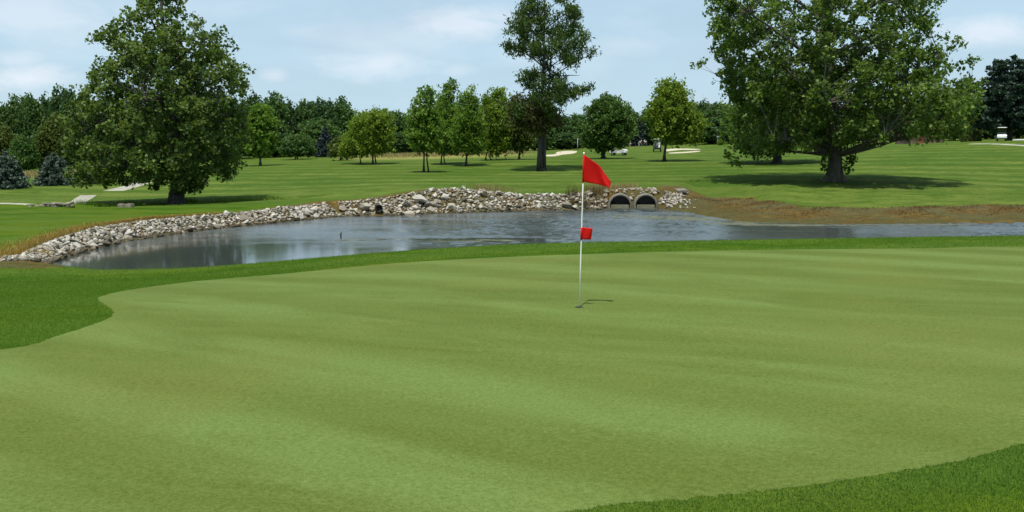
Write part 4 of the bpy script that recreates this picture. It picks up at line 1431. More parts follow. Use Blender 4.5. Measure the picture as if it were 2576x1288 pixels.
WOODS = [
    # far left
    ('b', -45, 125, 262, 90, 'deep green tree running out of the frame at the far left'),
    ('a', 5, 128, 264, 70, 'leftmost full tree of the left wood, behind the edge spruce'),
    ('e', 44, 130, 246, 60, 'windswept tree second from the left in the left wood'),
    ('a', 86, 128, 242, 66, 'windswept tree third from the left in the left wood'),
    ('f', 122, 132, 240, 60, 'narrow dark tree left of the tallest one in the left wood'),
    ('b', 172, 126, 229, 76, 'tallest dark tree of the left wood, thin trunk showing against the sky'),
    ('e', 222, 130, 236, 70, 'paler tree just emerging left of the big left tree'),
    ('c', 146, 112, 297, 92, 'olive rounded tree in front of the left wood, behind the middle spruce'),
    ('c', 10, 116, 322, 84, 'olive low tree above the edge spruce'),
    ('d', 62, 108, 346, 62, 'bright green low bushy tree between the two left spruces'),
    ('a', 196, 112, 330, 60, 'shaded tree at the edge of the big left crown above the bush spruce'),
    ('f', 300, 132, 262, 90, 'dark tree glimpsed through the left part of the big left crown'),
    ('b', 400, 135, 262, 90, 'dark tree behind the centre of the big left crown'),
    ('f', 500, 138, 258, 90, 'dark tree behind the right half of the big left crown'),
    ('b', 580, 140, 250, 80, 'dark tree behind the right rim of the big left crown'),
    # middle left
    ('f', 640, 150, 236, 74, 'tall dark tree right beside the big left crown'),
    ('e', 692, 152, 238, 72, 'tall windswept tree with spiky top left of the notch in the wood'),
    ('f', 728, 156, 253, 60, 'dark tree dropping down to the notch in the wood'),
    ('a', 776, 158, 255, 74, 'rounded tree right of the notch in the wood'),
    ('b', 818, 156, 256, 66, 'dark broad tree directly behind the dark spruce'),
    ('e', 862, 160, 250, 74, 'pale topped tree with ragged crown, last before the rounded yellow green tree'),
    ('a', 800, 148, 300, 90, 'lower wide green tree filling the wood behind the leaning tree'),
    ('b', 690, 146, 310, 90, 'lower dark tree behind the small round topped tree'),
    ('f', 905, 165, 288, 60, 'dark tree behind the left side of the rounded yellow green tree'),
    ('b', 955, 168, 281, 70, 'dark tree behind the top of the rounded yellow green tree'),
    ('a', 1000, 170, 280, 66, 'dark green tree in the gap left of the middle group'),
    ('b', 1010, 160, 335, 80, 'low black green tree at the foot of the gap left of the middle group'),
    ('f', 1060, 175, 285, 80, 'dark tree behind the twin trunk young tree'),
    ('b', 1130, 175, 300, 90, 'dark tree behind the tallest young tree'),
    ('a', 1200, 178, 300, 90, 'dark tree behind the stout trunk young tree'),
    ('b', 1270, 178, 295, 90, 'dark tree behind the paler young tree'),
    ('a', 1345, 185, 300, 90, 'hazy tree behind the locust trunk'),
    ('b', 1405, 200, 292, 80, 'hazy blue green tree right of the locust trunk above the bunker'),
    ('a', 1450, 205, 288, 70, 'hazy tree in the gap between locust and round dark tree'),
    ('b', 1425, 190, 335, 70, 'low hazy tree above the pale sand bunker'),
    ('a', 1510, 210, 290, 80, 'far tree hidden mostly by the round dark tree'),
    # middle right
    ('a', 1585, 205, 282, 70, 'far tree right of the round dark tree, over the golfers'),
    ('b', 1632, 205, 275, 60, 'far tree at the left rim of the airy tree'),
    ('b', 1700, 200, 290, 80, 'dark tree behind the airy tree'),
    ('f', 1742, 205, 254, 46, 'narrow far tree just right of the airy tree top'),
    ('f', 1768, 205, 253, 46, 'narrow far tree below the thin mast'),
    ('a', 1806, 195, 259, 76, 'round dark tree between airy tree and huge right tree'),
    ('b', 1790, 186, 300, 90, 'low dark tree over the grey post'),
    ('a', 1850, 190, 262, 76, 'dark tree at the left rim of the huge right tree'),
    ('b', 1910, 190, 255, 86, 'dark wood tree behind the half hidden maple'),
    ('f', 1990, 188, 260, 90, 'dark wood tree behind the left middle of the huge right tree'),
    ('b', 2070, 186, 262, 90, 'dark wood tree behind the thick right trunk'),
    ('a', 2150, 184, 262, 90, 'wood tree behind the huge tree just right of its trunk'),
    ('f', 2230, 182, 250, 90, 'wood tree behind the right middle of the huge tree'),
    ('b', 2310, 175, 245, 90, 'wood tree rising behind the red roofed shed'),
    ('a', 2372, 165, 222, 86, 'green tree behind the right rim of the huge tree'),
    ('c', 2425, 160, 206, 80, 'lighter tree between the huge right tree and the pine'),
    ('b', 2480, 170, 235, 90, 'dark tree behind the left side of the pine'),
    ('b', 2560, 172, 230, 100, 'dark tree behind the pine at the right edge'),
    ('f', 2640, 172, 225, 100, 'dark tree just outside the right edge behind the pine'),
]
for k_, px_, Y_, top_, w_, lab_ in WOODS:
    wood_tree(k_, px_, Y_, top_, w_, lab_)

# understorey along the wood edge, nobody could count it
r_ = np.random.default_rng(77)
C = []
for (x0, x1, Y0, n, h) in [(-160, 240, 122, 160, 3.2), (220, 620, 140, 170, 4.0), (600, 920, 164, 200, 4.2), (900, 1380, 188, 280, 4.5), (1360, 1560, 212, 120, 4.5), (1560, 1860, 212, 200, 4.5), (1840, 2320, 196, 260, 4.5), (2300, 2700, 185, 200, 4)]:
    for _ in range(n):
        px_ = r_.uniform(x0, x1)
        Y_ = Y0 + r_.uniform(-3, 7)
        x_ = (px_ - CX) / FPX * Y_
        C.append((x_, Y_, r_.uniform(0.1, 1) ** .8 * h))
C = np.array(C)
C[:, 2] += tz(C[:, 0], C[:, 1])
C2 = np.repeat(C, 10, 0) + r_.normal(0, .8, (len(C) * 10, 3))
me = leaf_mesh('undergrowth', C2, np.clip(r_.normal(.35, .2, len(C2)), 0, 1), 4, .4, .75, .42, (0, 0, 0), .5, r_)
tag(link('undergrowth', me, None, M['leaf_wood_b']), 'dark undergrowth along the foot of the far woods', 'undergrowth', None, 'stuff')

# rounded shrubs far right
def shrub(px, Y, wpx, hpx, mat, label, seed):
    r = np.random.default_rng(seed)
    g_ = place(px, Y)
    k = Y / FPX
    root = empty('shrub', g_)
    W_, H_ = wpx * k, hpx * k
    P = np.array([(x * W_, y * H_) for x, y in TPL['dome']])
    c_ = volume_points([P], 60, 1, r, .4)
    link('foliage', leaf_mesh('foliage', np.repeat(c_, 6, 0) + r.normal(0, .08, (len(c_) * 6, 3)), np.clip(r.normal(.4, .2, len(c_) * 6), 0, 1), 5, .06, .16, .45, (0, 0, .2), .5, r), root, mat)
    b_ = MB()
    for q_ in range(5):
        a = q_ * 1.26
        b_.tube([(0, 0, -.05), (math.cos(a) * W_ * .2, math.sin(a) * W_ * .2, H_ * .6)], [.03, .01], 5)
    b_.build('stem', M['bark_dark'], root)
    tag(root, label, 'shrub')
shrub(2427, 128, 20, 19, M['leaf_wood_c'], 'rounded olive shrub left of the white cart', 81)
shrub(2446, 130, 9, 15, M['leaf_locust_dry'], 'small brown shrub between olive shrub and white cart', 82)
shrub(2462, 132, 8, 11, M['leaf_wood_a'], 'small green shrub nearest the white cart', 83)
shrub(1000, 158, 22, 16, M['leaf_young'], 'small pale shrub at the foot of the gap left of the middle group', 84)
shrub(1812, 176, 12, 14, M['leaf_young'], 'pale leafy shrub beside the grey post', 85)

# ================================================================ GRASS BLADES AND REEDS
def blade_mesh(name, P, h, wdt, r, lean=.35, tint0=.5, tv=.3):
    n = len(P)
    hh_ = h * r.uniform(.55, 1.25, n)
    a = r.uniform(0, 2 * PI, n)
    l = r.uniform(0, lean, n) * hh_
    d = np.stack([np.cos(a), np.sin(a), np.zeros(n)], -1)
    b_ = r.uniform(0, 2 * PI, n)
    s = np.stack([np.cos(b_), np.sin(b_), np.zeros(n)], -1) * (wdt * r.uniform(.6, 1.2, n))[:, None]
    up_ = np.array([0, 0, 1.0])
    m_ = P + d * (l * .35)[:, None] + up_ * (hh_ * .6)[:, None]
    t_ = P + d * l[:, None] + up_ * hh_[:, None]
    V = np.stack([P - s, P + s, m_ + s * .7, m_ - s * .7, t_], 1).reshape(-1, 3)
    k = np.arange(n)[:, None] * 5
    F = np.concatenate([k + np.array([[0, 1, 2]]), k + np.array([[0, 2, 3]]), k + np.array([[3, 2, 4]])], 0)
    return mk_mesh(name, V, F, False, {'tint': np.repeat(np.clip(r.normal(tint0, tv, n), 0, 1), 5)})

M['blade'] = leaf_mat('rough_grass_blades', (.034, .108, .004), (.088, .190, .012), (.16, .25, .036), .42, .5, .12)
M['blade_dark'] = leaf_mat('dark_rough_blades', (.014, .056, .002), (.036, .104, .006), (.075, .15, .018), .32, .5, .12)
M['straw'] = leaf_mat('straw_blades', (.16, .12, .05), (.30, .24, .10), (.48, .40, .20), .25, .7, .1)
M['rust'] = leaf_mat('rusty_dead_blades', (.04, .025, .012), (.115, .064, .026), (.24, .16, .08), .2, .8, .1)
M['gold'] = leaf_mat('golden_dead_blades', (.17, .11, .02), (.34, .22, .05), (.45, .34, .12), .25, .7, .1)
M['reed'] = leaf_mat('brown_reed_blades', (.05, .034, .016), (.10, .072, .034), (.18, .14, .065), .2, .7, .1)
r_ = np.random.default_rng(91)
# longer fringe around the green, nearest parts of the rough
X = r_.uniform(-.6, 7, 260000)
Y = r_.uniform(4.2, 9.0, 260000)
kk = (~inside(GREEN, X, Y)) & (seg_dist(GREEN, X, Y) < 4.5) & (np.abs(X) < .62 * Y + .5) & (Y < 8.2)
X, Y = X[kk][:150000], Y[kk][:150000]
P1 = np.stack([X, Y, tz(X, Y)], -1)
me = blade_mesh('rough_grass', P1, .018, .0014, r_, 1.5, .5, .28)
tag(link('rough_grass', me, None, M['blade_dark']), 'longer grass fringe in the near right corner', 'grass', None, 'stuff')
X = r_.uniform(-11, -3.2, 420000)
Y = r_.uniform(8.8, 21.5, 420000)
kk = (~inside(GREEN, X, Y)) & (np.abs(X) < .60 * Y + .4) & (r_.uniform(0, 1, len(X)) < 1 - sstep(15, 21.5, Y))
X, Y = X[kk][:90000], Y[kk][:90000]
me = blade_mesh('rough_grass', np.stack([X, Y, tz(X, Y)], -1), .020, .0028, r_, 1.5, .5, .3)
tag(link('rough_grass', me, None, M['blade']), 'bright longer grass in the notch left of the green', 'grass', None, 'stuff')
# soft edge of the far fringe above the pond
X = r_.uniform(-16, 17, 90000)
Y = r_.uniform(18.5, 24.6, 90000)
kk = (~inside(GREEN, X, Y)) & (~inside(POND, X, Y)) & (tz(X, Y) > .05)
X, Y = X[kk], Y[kk]
me = blade_mesh('fringe_grass', np.stack([X, Y, tz(X, Y)], -1), .030, .004, r_, .6, .45, .25)
tag(link('fringe_grass', me, None, M['blade']), 'short grass fringe between green and pond', 'grass', None, 'stuff')

def tuft_field(name, spots, n, h, wdt, mat, label, lean=.35, tint=.5):
    P = []
    for (px, py, rx, ry, wgt) in spots:
        c_ = ground(px, py)
        k = int(n * wgt)
        q_ = r_.normal(0, .5, (k, 2)) * np.array([rx, ry]) + c_[:2]
        P.append(q_)
    P = np.vstack(P)
    P = P[~inside(POND, P[:, 0], P[:, 1])]
    me_ = blade_mesh(name, np.column_stack([P, tz(P[:, 0], P[:, 1]) - .01]), h, wdt, r_, lean, tint)
    return tag(link(name, me_, None, mat), label, 'grass', None, 'stuff')

tuft_field('golden_grass', [(1540, 477, 1.2, .8, .4), (1495, 478, .7, .7, .2), (1580, 476, .7, .6, .2), (1240, 480, 1.6, .8, .25), (1215, 478, .6, .6, .1)], 2600, .42, .006, M['straw'],
           'straw coloured tall grass above the culverts and the rock heap', .5, .45)
tuft_field('brown_reeds', [(1445, 494, .35, .25, .3), (1497, 496, .5, .3, .45), (1470, 496, .3, .25, .15), (1428, 495, .2, .2, .12), (1512, 488, .35, .3, .2)], 380, .70, .008, M['reed'], 'dark brown reeds behind the flagstick above the rocks', .3, .4)
tuft_field('brown_reeds', [(1470, 522, .25, .2, .3), (1440, 518, .15, .2, .2), (1500, 522, .4, .2, .3)], 300, .5, .010, M['reed'], 'dark brown reeds growing among the rocks behind the flagstick', .3, .4)
# dead grass along the crest of the riprap
P = []
for s in r_.uniform(0, .42, 9000):
    q_, nr = path_point(shore_rock, s)
    wmx = np.interp(q_[0], [-16, -10, -6, -2, 1], [1.0, 1.2, 1.3, 1.55, 2.0])
    P.append(q_ + nr * (wmx + abs(r_.normal(0, .32)) * (1.3 if s < .25 else .5)))
P = np.array(P)
me = blade_mesh('dead_grass', np.column_stack([P, tz(P[:, 0], P[:, 1])]), .11, .007, r_, .8, .45, .3)
tag(link('dead_grass', me, None, M['gold']), 'golden dead grass along the top of the left rocks', 'grass', None, 'stuff')
# dead weeds on the right bank
X = r_.uniform(8.5, 34, 60000)
Y = r_.uniform(38, 56, 60000)
d_ = seg_dist(POND, X, Y)
kk = (~inside(POND, X, Y)) & (d_ < 5.0 + 1.2 * sstep(16, 26, X)) & (r_.uniform(0, 1, len(X)) < .12 + .88 * sstep(1.4, 3.6, d_)) & (X > 9.6 + .1 * (Y - 45))
X, Y = X[kk], Y[kk]
kk = wob(X, Y, 1.3) + .5 * wob(X, Y, 3.7) + r_.normal(0, .3, len(X)) > .05
X, Y = X[kk], Y[kk]
me = blade_mesh('dead_weeds', np.stack([X, Y, tz(X, Y)], -1), .095, .009, r_, 1.1, .45, .32)
tag(link('dead_weeds', me, None, M['rust']), 'rusty dead weeds covering the right hand bank', 'weeds', None, 'stuff')
tuft_field('ditch_grass', [(470, 509, .7, .3, .35), (430, 510, .4, .3, .15), (620, 506, 1.0, .3, .2), (560, 506, .8, .3, .1), (240, 517, 1.5, .3, .2), (340, 516, .8, .3, .2), (690, 503, 1.0, .3, .15)], 1600, .28, .008, M['blade'],
           'unmown grass along the ditch by the left trunk', .5, .5)
tuft_field('field_grass', [(75, 442, 5.5, 7, .5), (1080, 391, 12, 12, .5), (1180, 388, 9, 9, .4)], 6000, .45, .035, M['straw'], 'tan unmown field grass behind the trees', .5, .45)

# ================================================================ GOLF CARTS, BAGS, GOLFERS
M['cart_white'] = simple_mat('white_cart_paint', (.80, .80, .79), .3, .03)
M['cart_dark'] = simple_mat('dark_green_cart_paint', (.03, .045, .035), .35, .1)
M['cart_seat'] = simple_mat('grey_vinyl', (.30, .29, .27), .6)
M['cart_black'] = simple_mat('black_rubber', (.015, .015, .016), .7)
M['steel'] = simple_mat('brushed_steel', (.45, .45, .46), .35, .1, 8, 0, Metallic=.9)
t = NT('clear_windscreen')
gl = t.n('ShaderNodeBsdfGlass', {'Color': (.9, .93, .93), 'Roughness': .02, 'IOR': 1.1})
tp_ = t.n('ShaderNodeBsdfTransparent', {'Color': (.85, .88, .88)})
mx = t.n('ShaderNodeMixShader', {0: .7})
t.t.links.new(gl.outputs[0], mx.inputs[1])
t.t.links.new(tp_.outputs[0], mx.inputs[2])
M['screen'] = t.done(mx.outputs[0])
M['lamp'] = simple_mat('headlamp_lens', (.7, .7, .66), .15)

def golf_cart(px, Y, rz, label, bodym, roofm):
    """front looks along -y in its own space"""
    g_ = place(px, Y)
    root = empty('golf_cart', g_, rz)
    b = MB()
    b.prism([(-1.15, .34), (-1.18, .62), (-1.08, .82), (-.72, .88), (-.62, .80), (-.56, .40), (.05, .36), (.12, .62), (.75, .66), (1.12, .72), (1.18, .50), (1.12, .34)], -.58, .58)
    b.build('body', bodym, root, False, .05)
    b = MB()
    b.box((0, .36, .70), (1.06, .50, .14))
    b.build('seat', M['cart_seat'], root, False, .04)
    b = MB()
    b.box((0, .66, .98), (1.06, .12, .42), (math.radians(-10), 0, 0))
    b.build('backrest', M['cart_seat'], root, False, .04)
    b = MB()
    b.box((0, -.02, 1.80), (1.16, 1.85, .06))
    b.box((0, -.02, 1.845), (1.02, 1.65, .04), None, .9)
    b.build('roof', roofm, root, False, .02)
    for sx in (-1, 1):
        b = MB()
        b.tube([(sx * .52, -.80, .84), (sx * .52, -.62, 1.4), (sx * .52, -.55, 1.79)], .022, 8)
        b.build('roof_post', M['cart_black'], root, True)
        b = MB()
        b.tube([(sx * .52, .86, .66), (sx * .52, .84, 1.2), (sx * .52, .72, 1.79)], .022, 8)
        b.build('roof_post', M['cart_black'], root, True)
    b = MB()
    b.box((0, -.69, 1.30), (1.0, .012, .86), (math.radians(-14), 0, 0))
    b.build('windscreen', M['screen'], root)
    for (sx, sy) in ((-1, -.78), (1, -.78), (-1, .74), (1, .74)):
        b = MB()
        b.lathe([(.10, -.075), (.205, -.085), (.225, -.06), (.225, .06), (.205, .085), (.10, .075)], 20, (0, 0, 0), 'x')
        wh = b.build('tyre', M['cart_black'], root, True, 0, (sx * .50, sy, .225))
        b = MB()
        b.lathe([(.03, -.088), (.10, -.07), (.118, -.082), (.118, .082), (.10, .07), (.03, .088)], 14, (0, 0, 0), 'x')
        b.build('rim', M['steel'], wh, True)
    for sx in (-1, 1):
        b = MB()
        b.lathe([(0, -.02), (.05, -.015), (.06, .02)], 12, (sx * .38, -1.165, .64), 'y')
        b.build('headlight', M['lamp'], root, True)
    b = MB()
    b.tube([(-.28, -.62, .82), (-.28, -.36, 1.02)], .018, 8)
    ring = [(-.28 + .17 * math.cos(a), -.34 + .07 * math.sin(a), 1.04 + .15 * math.sin(a)) for a in np.linspace(0, 2 * PI, 17)]
    b.tube(ring, .014, 6, False)
    b.build('steering_wheel', M['cart_black'], root, True)
    b = MB()
    for sx in (-1, 1):
        b.tube([(sx * .5, .95, .72), (sx * .5, 1.02, 1.08)], .016, 6)
    b.tube([(-.5, 1.02, 1.08), (.5, 1.02, 1.08)], .016, 6)
    b.build('bag_rack', M['steel'], root, True)
    b = MB()
    b.box((0, 1.19, .42), (1.1, .05, .12))
    b.build('bumper', M['cart_black'], root, False, .015)
    tag(root, label, 'golf cart', 'parked golf carts')
    return root

def golf_bag(cart, dx, dy, dz, col, label, tilt=.12):
    m_ = Matrix.Translation(cart.location) @ Euler((0, 0, cart.rotation_euler.z)).to_matrix().to_4x4()
    q_ = m_ @ Vector((dx, dy, dz))
    root = empty('golf_bag', q_, cart.rotation_euler.z)
    b = MB()
    b.tube([(0, 0, 0), (0, tilt * .3, .3), (0, tilt * .8, .78), (0, tilt * .85, .84)], [.125, .13, .125, .14], 14)
    b.build('bag_body', col, root, True)
    b = MB()
    b.box((0, .14 + tilt * .35, .32), (.2, .09, .36))
    b.build('pocket', col, root, False, .03)
    for k in range(6):
        a = k * 1.05
        x_, y_ = .07 * math.cos(a), .07 * math.sin(a) + tilt
        b = MB()
        b.tube([(x_, y_ - .05, .7), (x_ * 1.3, y_ + .02, 1.02 + .04 * (k % 3))], .006, 5)
        b.box((x_ * 1.3 + .02, y_ + .02, 1.04 + .04 * (k % 3)), (.08, .03, .035))
        b.build('club', M['steel'], root)
    tag(root, label, 'golf bag', 'golf bags on the carts')

c1 = golf_cart(1653, 131, math.radians(172), 'golf cart seen from behind under the airy bright tree', M['cart_dark'], M['cart_white'])
M['bag_white'] = simple_mat('white_bag_vinyl', (.78, .78, .76), .5, .05)
M['bag_dark'] = simple_mat('charcoal_bag_vinyl', (.05, .05, .06), .5)
golf_bag(c1, -.26, 1.06, .42, M['bag_white'], 'white golf bag on the back of the cart under the airy tree')
golf_bag(c1, .28, 1.06, .42, M['bag_dark'], 'dark golf bag on the back of the cart under the airy tree')
c2 = golf_cart(1556, 122, math.radians(70), 'white golf cart half hidden under the round dark tree', M['cart_white'], M['cart_dark'])
golf_bag(c2, 0, 1.08, .42, M['bag_white'], 'white golf bag on the cart under the round dark tree')
c3 = golf_cart(2519, 124, math.radians(-26), 'white golf cart facing out beside the pine trunk', M['cart_white'], M['cart_white'])

M['skin'] = simple_mat('skin', (.45, .27, .19), .6, .1)
M['hair'] = simple_mat('grey_hair', (.16, .13, .10), .8)
def cloth(name, col): return simple_mat(name, col, .85, .12, 20)
M['shirt_white'] = cloth('white_cotton', (.80, .80, .78))
M['shirt_pale'] = cloth('pale_grey_cotton', (.55, .57, .56))
M['trouser_khaki'] = cloth('khaki_cotton', (.34, .31, .22))
M['trouser_dark'] = cloth('dark_cotton', (.05, .055, .07))

def skin_obj(name, pts, edges, mat, parent, lvl=1, rootv=0):
    """pts: name -> (xyz, radius)"""
    keys = list(pts)
    me = bpy.data.meshes.new(name)
    me.from_pydata([pts[k][0] for k in keys], [(keys.index(a), keys.index(b)) for a, b in edges], [])
    o = link(name, me, parent, mat)
    sk = o.modifiers.new('skin', 'SKIN')
    lay = me.skin_vertices[0].data
    for i, k in enumerate(keys):
        r = pts[k][1]
        lay[i].radius = r if hasattr(r, '__len__') else (r, r)
        lay[i].use_root = (i == rootv)
    sk.use_smooth_shade = True
    ss = o.modifiers.new('subsurf', 'SUBSURF')
    ss.levels = ss.render_levels = lvl
    return o

def golfer(loc, rz, label, pose, shirt, trouser, cap=True):
    root = empty('person', loc, rz)
    if pose == 'stand':
        J = dict(pel=(0, 0, .95), spi=(0, 0, 1.18), che=(0, -.01, 1.38), nec=(0, -.01, 1.50), hea=(0, -.03, 1.60), top=(0, -.02, 1.74))
        arm = lambda s: [(s * .19, 0, 1.42), (s * .25, .02, 1.14), (s * .24, -.10, .92), (s * .24, -.14, .84)]
        leg = lambda s: [(s * .10, 0, .90), (s * .11, -.02, .50), (s * .12, .03, .09), (s * .13, -.14, .04)]
    elif pose == 'putt':
        J = dict(pel=(0, .12, .92), spi=(0, -.02, 1.10), che=(0, -.20, 1.24), nec=(0, -.30, 1.32), hea=(0, -.39, 1.36), top=(0, -.48, 1.43))
        arm = lambda s: [(s * .18, -.22, 1.24), (s * .20, -.30, 1.00), (s * .06, -.42, .82), (s * .03, -.44, .74)]
        leg = lambda s: [(s * .12, .10, .87), (s * .15, -.03, .48), (s * .16, .06, .09), (s * .18, -.10, .04)]
    else:  # sit: hips at 0.78 above the ground
        J = dict(pel=(0, .10, .86), spi=(0, .12, 1.05), che=(0, .10, 1.26), nec=(0, .07, 1.38), hea=(0, .04, 1.48), top=(0, .05, 1.62))
        arm = lambda s: [(s * .19, .10, 1.30), (s * .24, -.02, 1.05), (s * .16, -.26, 1.02), (s * .14, -.34, 1.02)]
        leg = lambda s: [(s * .10, .06, .83), (s * .12, -.38, .80), (s * .12, -.46, .46), (s * .12, -.58, .42)]
    P = {k: (v, {'pel': (.15, .11), 'spi': (.13, .10), 'che': (.16, .11), 'nec': .055, 'hea': (.078, .092), 'top': (.06, .07)}[k]) for k, v in J.items()}
    E = [('pel', 'spi'), ('spi', 'che'), ('che', 'nec'), ('nec', 'hea'), ('hea', 'top')]
    for s in (-1, 1):
        n_ = 'l' if s < 0 else 'r'
        a = arm(s)
        for i, (p_, r) in enumerate(zip(a, (.06, .045, .03, .028))): P[f'{n_}a{i}'] = (p_, r)
        E += [('che', f'{n_}a0'), (f'{n_}a0', f'{n_}a1'), (f'{n_}a1', f'{n_}a2'), (f'{n_}a2', f'{n_}a3')]
        hd = Vector(a[3]) - Vector(a[2])
        hd.normalize()
        for f in range(5):
            off = Vector(((f - 2) * .018, (0 if f else -.02), 0)) + hd * (.075 + .012 * (2 - abs(f - 2)))
            P[f'{n_}f{f}'] = (tuple(Vector(a[3]) + off), .009)
            E.append((f'{n_}a3', f'{n_}f{f}'))
        l = leg(s)
        for i, (p_, r) in enumerate(zip(l, (.085, .06, .04, .035))): P[f'{n_}l{i}'] = (p_, r)
        E += [('pel', f'{n_}l0'), (f'{n_}l0', f'{n_}l1'), (f'{n_}l1', f'{n_}l2'), (f'{n_}l2', f'{n_}l3')]
    fw = Vector(J['hea']) + Vector((0, -.10, .02))
    P['nose'] = (tuple(fw), .014)
    E.append(('hea', 'nose'))
    skin_obj('body', P, E, M['skin'], root)
    g = .016
    S = {k: (P[k][0], tuple(np.array(P[k][1]) + g)) for k in ('pel', 'spi', 'che')}
    SE = [('pel', 'spi'), ('spi', 'che')]
    T = {'pel': (P['pel'][0], tuple(np.array(P['pel'][1]) + g * .7))}
    TE = []
    for n_ in 'lr':
        for i in (0, 1):
            f = 1 if i == 0 else .75
            p_ = tuple(np.array(P[f'{n_}a0'][0]) * (1 - i * f) + np.array(P[f'{n_}a1'][0]) * i * f)
            S[f'{n_}a{i}'] = (p_, P[f'{n_}a{i}'][1] + g)
        SE += [('che', f'{n_}a0'), (f'{n_}a0', f'{n_}a1')]
        for i in range(3): T[f'{n_}l{i}'] = (P[f'{n_}l{i}'][0], P[f'{n_}l{i}'][1] + g)
        TE += [('pel', f'{n_}l0'), (f'{n_}l0', f'{n_}l1'), (f'{n_}l1', f'{n_}l2')]
    skin_obj('shirt', S, SE, shirt, root)
    skin_obj('trousers', T, TE, trouser, root)
    top_ = Vector(J['top'])
    dirn = (top_ - Vector(J['hea'])).normalized()
    b = MB()
    b.lathe([(0, .07), (.06, .055), (.088, .01), (.094, -.035)], 14)
    if cap: b.box((0, -.12, -.02), (.13, .12, .015))
    o = b.build('cap' if cap else 'hair', M['shirt_white'] if cap else M['hair'], root, True)
    o.location = top_ - dirn * .02
    o.rotation_euler = Vector((0, 0, 1)).rotation_difference(dirn).to_euler()
    tag(root, label, 'person')
    return root

def putter(loc, rz, label):
    b = MB()
    b.tube([(0, -.44, .82), (0, -.62, .03)], [.012, .006], 6)
    b.box((.03, -.63, .02), (.11, .03, .03))
    o = b.build('putter', M['steel'], None, False, 0, loc, (0, 0, rz))
    tag(o, label, 'golf club')

q = place(1608, 185)
golfer(q, math.radians(60), 'person in white shirt bending to putt on the far green', 'putt', M['shirt_white'], M['trouser_khaki'])
putter(q, math.radians(60), 'putter held by the bending golfer left of the other stooping one')
q = place(1625, 187)
golfer(q, math.radians(-60), 'person in white stooping on the far green, nearer the parked cart', 'putt', M['shirt_white'], M['trouser_dark'])
putter(q, math.radians(-60), 'putter held by the stooping golfer nearer the parked cart')
q = place(1584, 182)
golfer(q, math.radians(20), 'person in pale clothes standing at the rim of the round dark tree', 'stand', M['shirt_pale'], M['trouser_khaki'])
m_ = Euler((0, 0, c1.rotation_euler.z)).to_matrix() @ Vector((-.26, .22, -.02))
golfer(np.array(c1.location) + np.array(m_), c1.rotation_euler.z, 'person in white shirt and cap sitting in the cart under the airy tree', 'sit', M['shirt_white'], M['trouser_dark'])

# ================================================================ FAR THINGS
M['roof_red'] = simple_mat('red_brown_roofing', (.20, .055, .035), .85, .3, 3, .2)
M['siding'] = simple_mat('brown_board_siding', (.16, .10, .07), .85, .25, 4, .2)
M['glass_dark'] = simple_mat('dark_window_glass', (.02, .025, .03), .1)
g_ = place(2312, 146)
root = empty('shed', g_, math.radians(12))
b = MB()
b.box((0, 0, 1.1), (6.0, 4.0, 2.4))
b.build('wall', M['siding'], root)
b = MB()
b.add([(-3.4, -2.5, 2.1), (3.4, -2.5, 2.1), (3.4, 0, 3.5), (-3.4, 0, 3.5), (3.4, 2.5, 2.1), (-3.4, 2.5, 2.1),
       (-3.4, -2.5, 2.25), (3.4, -2.5, 2.25), (3.4, 0, 3.65), (-3.4, 0, 3.65), (3.4, 2.5, 2.25), (-3.4, 2.5, 2.25)],
      [[6, 7, 8, 9], [9, 8, 10, 11], [0, 3, 2, 1], [3, 5, 4, 2], [0, 1, 7, 6], [5, 11, 10, 4], [1, 2, 8, 7], [2, 4, 10, 8], [0, 6, 9, 3], [3, 9, 11, 5]])
b.build('roof', M['roof_red'], root)
b = MB()
b.box((-1.2, -2.03, .95), (1.0, .06, 2.0))
b.build('door', M['roof_red'], root, False, .01)
b = MB()
b.box((1.4, -2.02, 1.35), (1.2, .06, .9))
wf = b.build('window', M['siding'], root)
b = MB()
b.box((1.4, -2.06, 1.35), (1.0, .03, .7))
b.build('pane', M['glass_dark'], wf)
tag(root, 'red roofed shed glimpsed under the right side of the huge tree', 'shed')

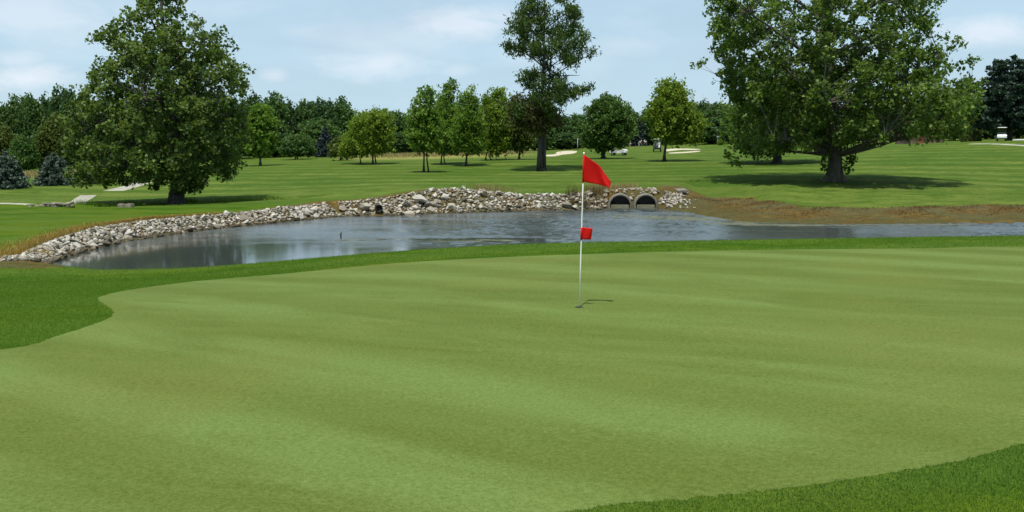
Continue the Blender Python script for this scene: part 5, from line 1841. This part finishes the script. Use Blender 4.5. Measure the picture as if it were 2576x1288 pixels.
M['galv'] = simple_mat('grey_galvanised', (.42, .43, .43), .5, .1, 8, 0, Metallic=.4)
M['post_wood'] = simple_mat('grey_weathered_post', (.30, .28, .25), .9)
g_ = place(1453, 165)
k = 165 / FPX
root = empty('marker_pole', g_)
b = MB()
b.tube([(0, 0, -.2), (0, 0, 30 * k)], [.06, .045], 8)
b.build('pole', M['galv'], root, True)
b = MB()
b.box((0, 0, 30 * k + .03), (.14, .14, .06))
b.build('pole_cap', M['galv'], root)
tag(root, 'thin pale pole standing before the hazy wood left of the round dark tree', 'pole')
g_ = place(1805, 178)
k = 178 / FPX
root = empty('bird_house', g_)
b = MB()
b.tube([(0, 0, -.2), (0, 0, 17 * k)], [.07, .06], 8)
b.build('post', M['post_wood'], root, True)
b = MB()
b.box((0, 0, 17 * k + .16), (.3, .3, .34))
bx_ = b.build('box', M['post_wood'], root, False, .01)
b = MB()
b.box((0, -.02, 17 * k + .36), (.42, .44, .05), (.18, 0, 0))
b.build('lid', M['galv'], bx_)
tag(root, 'grey post with a small box before the dark wood left of the huge tree', 'post')
# radio mast far beyond the wood
Y_ = 420
x_ = (1763 - CX) / FPX * Y_
zb = tz1(x_, Y_)
zt = at(1763, 236, Y_)[2]
root = empty('radio_mast', (x_, Y_, zb))
b = MB()
for k in range(3):
    a = k * 2 * PI / 3
    b.tube([(.35 * math.cos(a), .35 * math.sin(a), 0), (.2 * math.cos(a), .2 * math.sin(a), zt - zb - 4)], .05, 5)
H_ = zt - zb - 4
for j in range(24):
    z0, z1 = H_ * j / 24, H_ * (j + 1) / 24
    for k in range(3):
        a, c_ = k * 2 * PI / 3, (k + 1) * 2 * PI / 3
        f0, f1 = .35 - .15 * j / 24, .35 - .15 * (j + 1) / 24
        b.tube([(f0 * math.cos(a), f0 * math.sin(a), z0), (f1 * math.cos(c_), f1 * math.sin(c_), z1)], .025, 4)
b.build('lattice', M['galv'], root)
b = MB()
b.tube([(0, 0, H_), (0, 0, H_ + 4)], [.06, .03], 6)
b.build('antenna', M['galv'], root)
tag(root, 'thin radio mast rising over the wood right of the airy tree', 'mast')

# pale gravel yard behind the pine
gp = [place(px, Y)[:2] for px, Y in [(2538, 146), (2580, 142), (2680, 142), (2680, 158), (2580, 160), (2542, 156)]]
M['gravel'] = simple_mat('pale_gravel', (.42, .41, .40), .95, .25, 2.0, .3)
tag(sheet('gravel_yard', smooth_poly(gp, 3), 1.2, .06, M['gravel']), 'pale gravel yard behind the pine', 'gravel', None, 'structure')
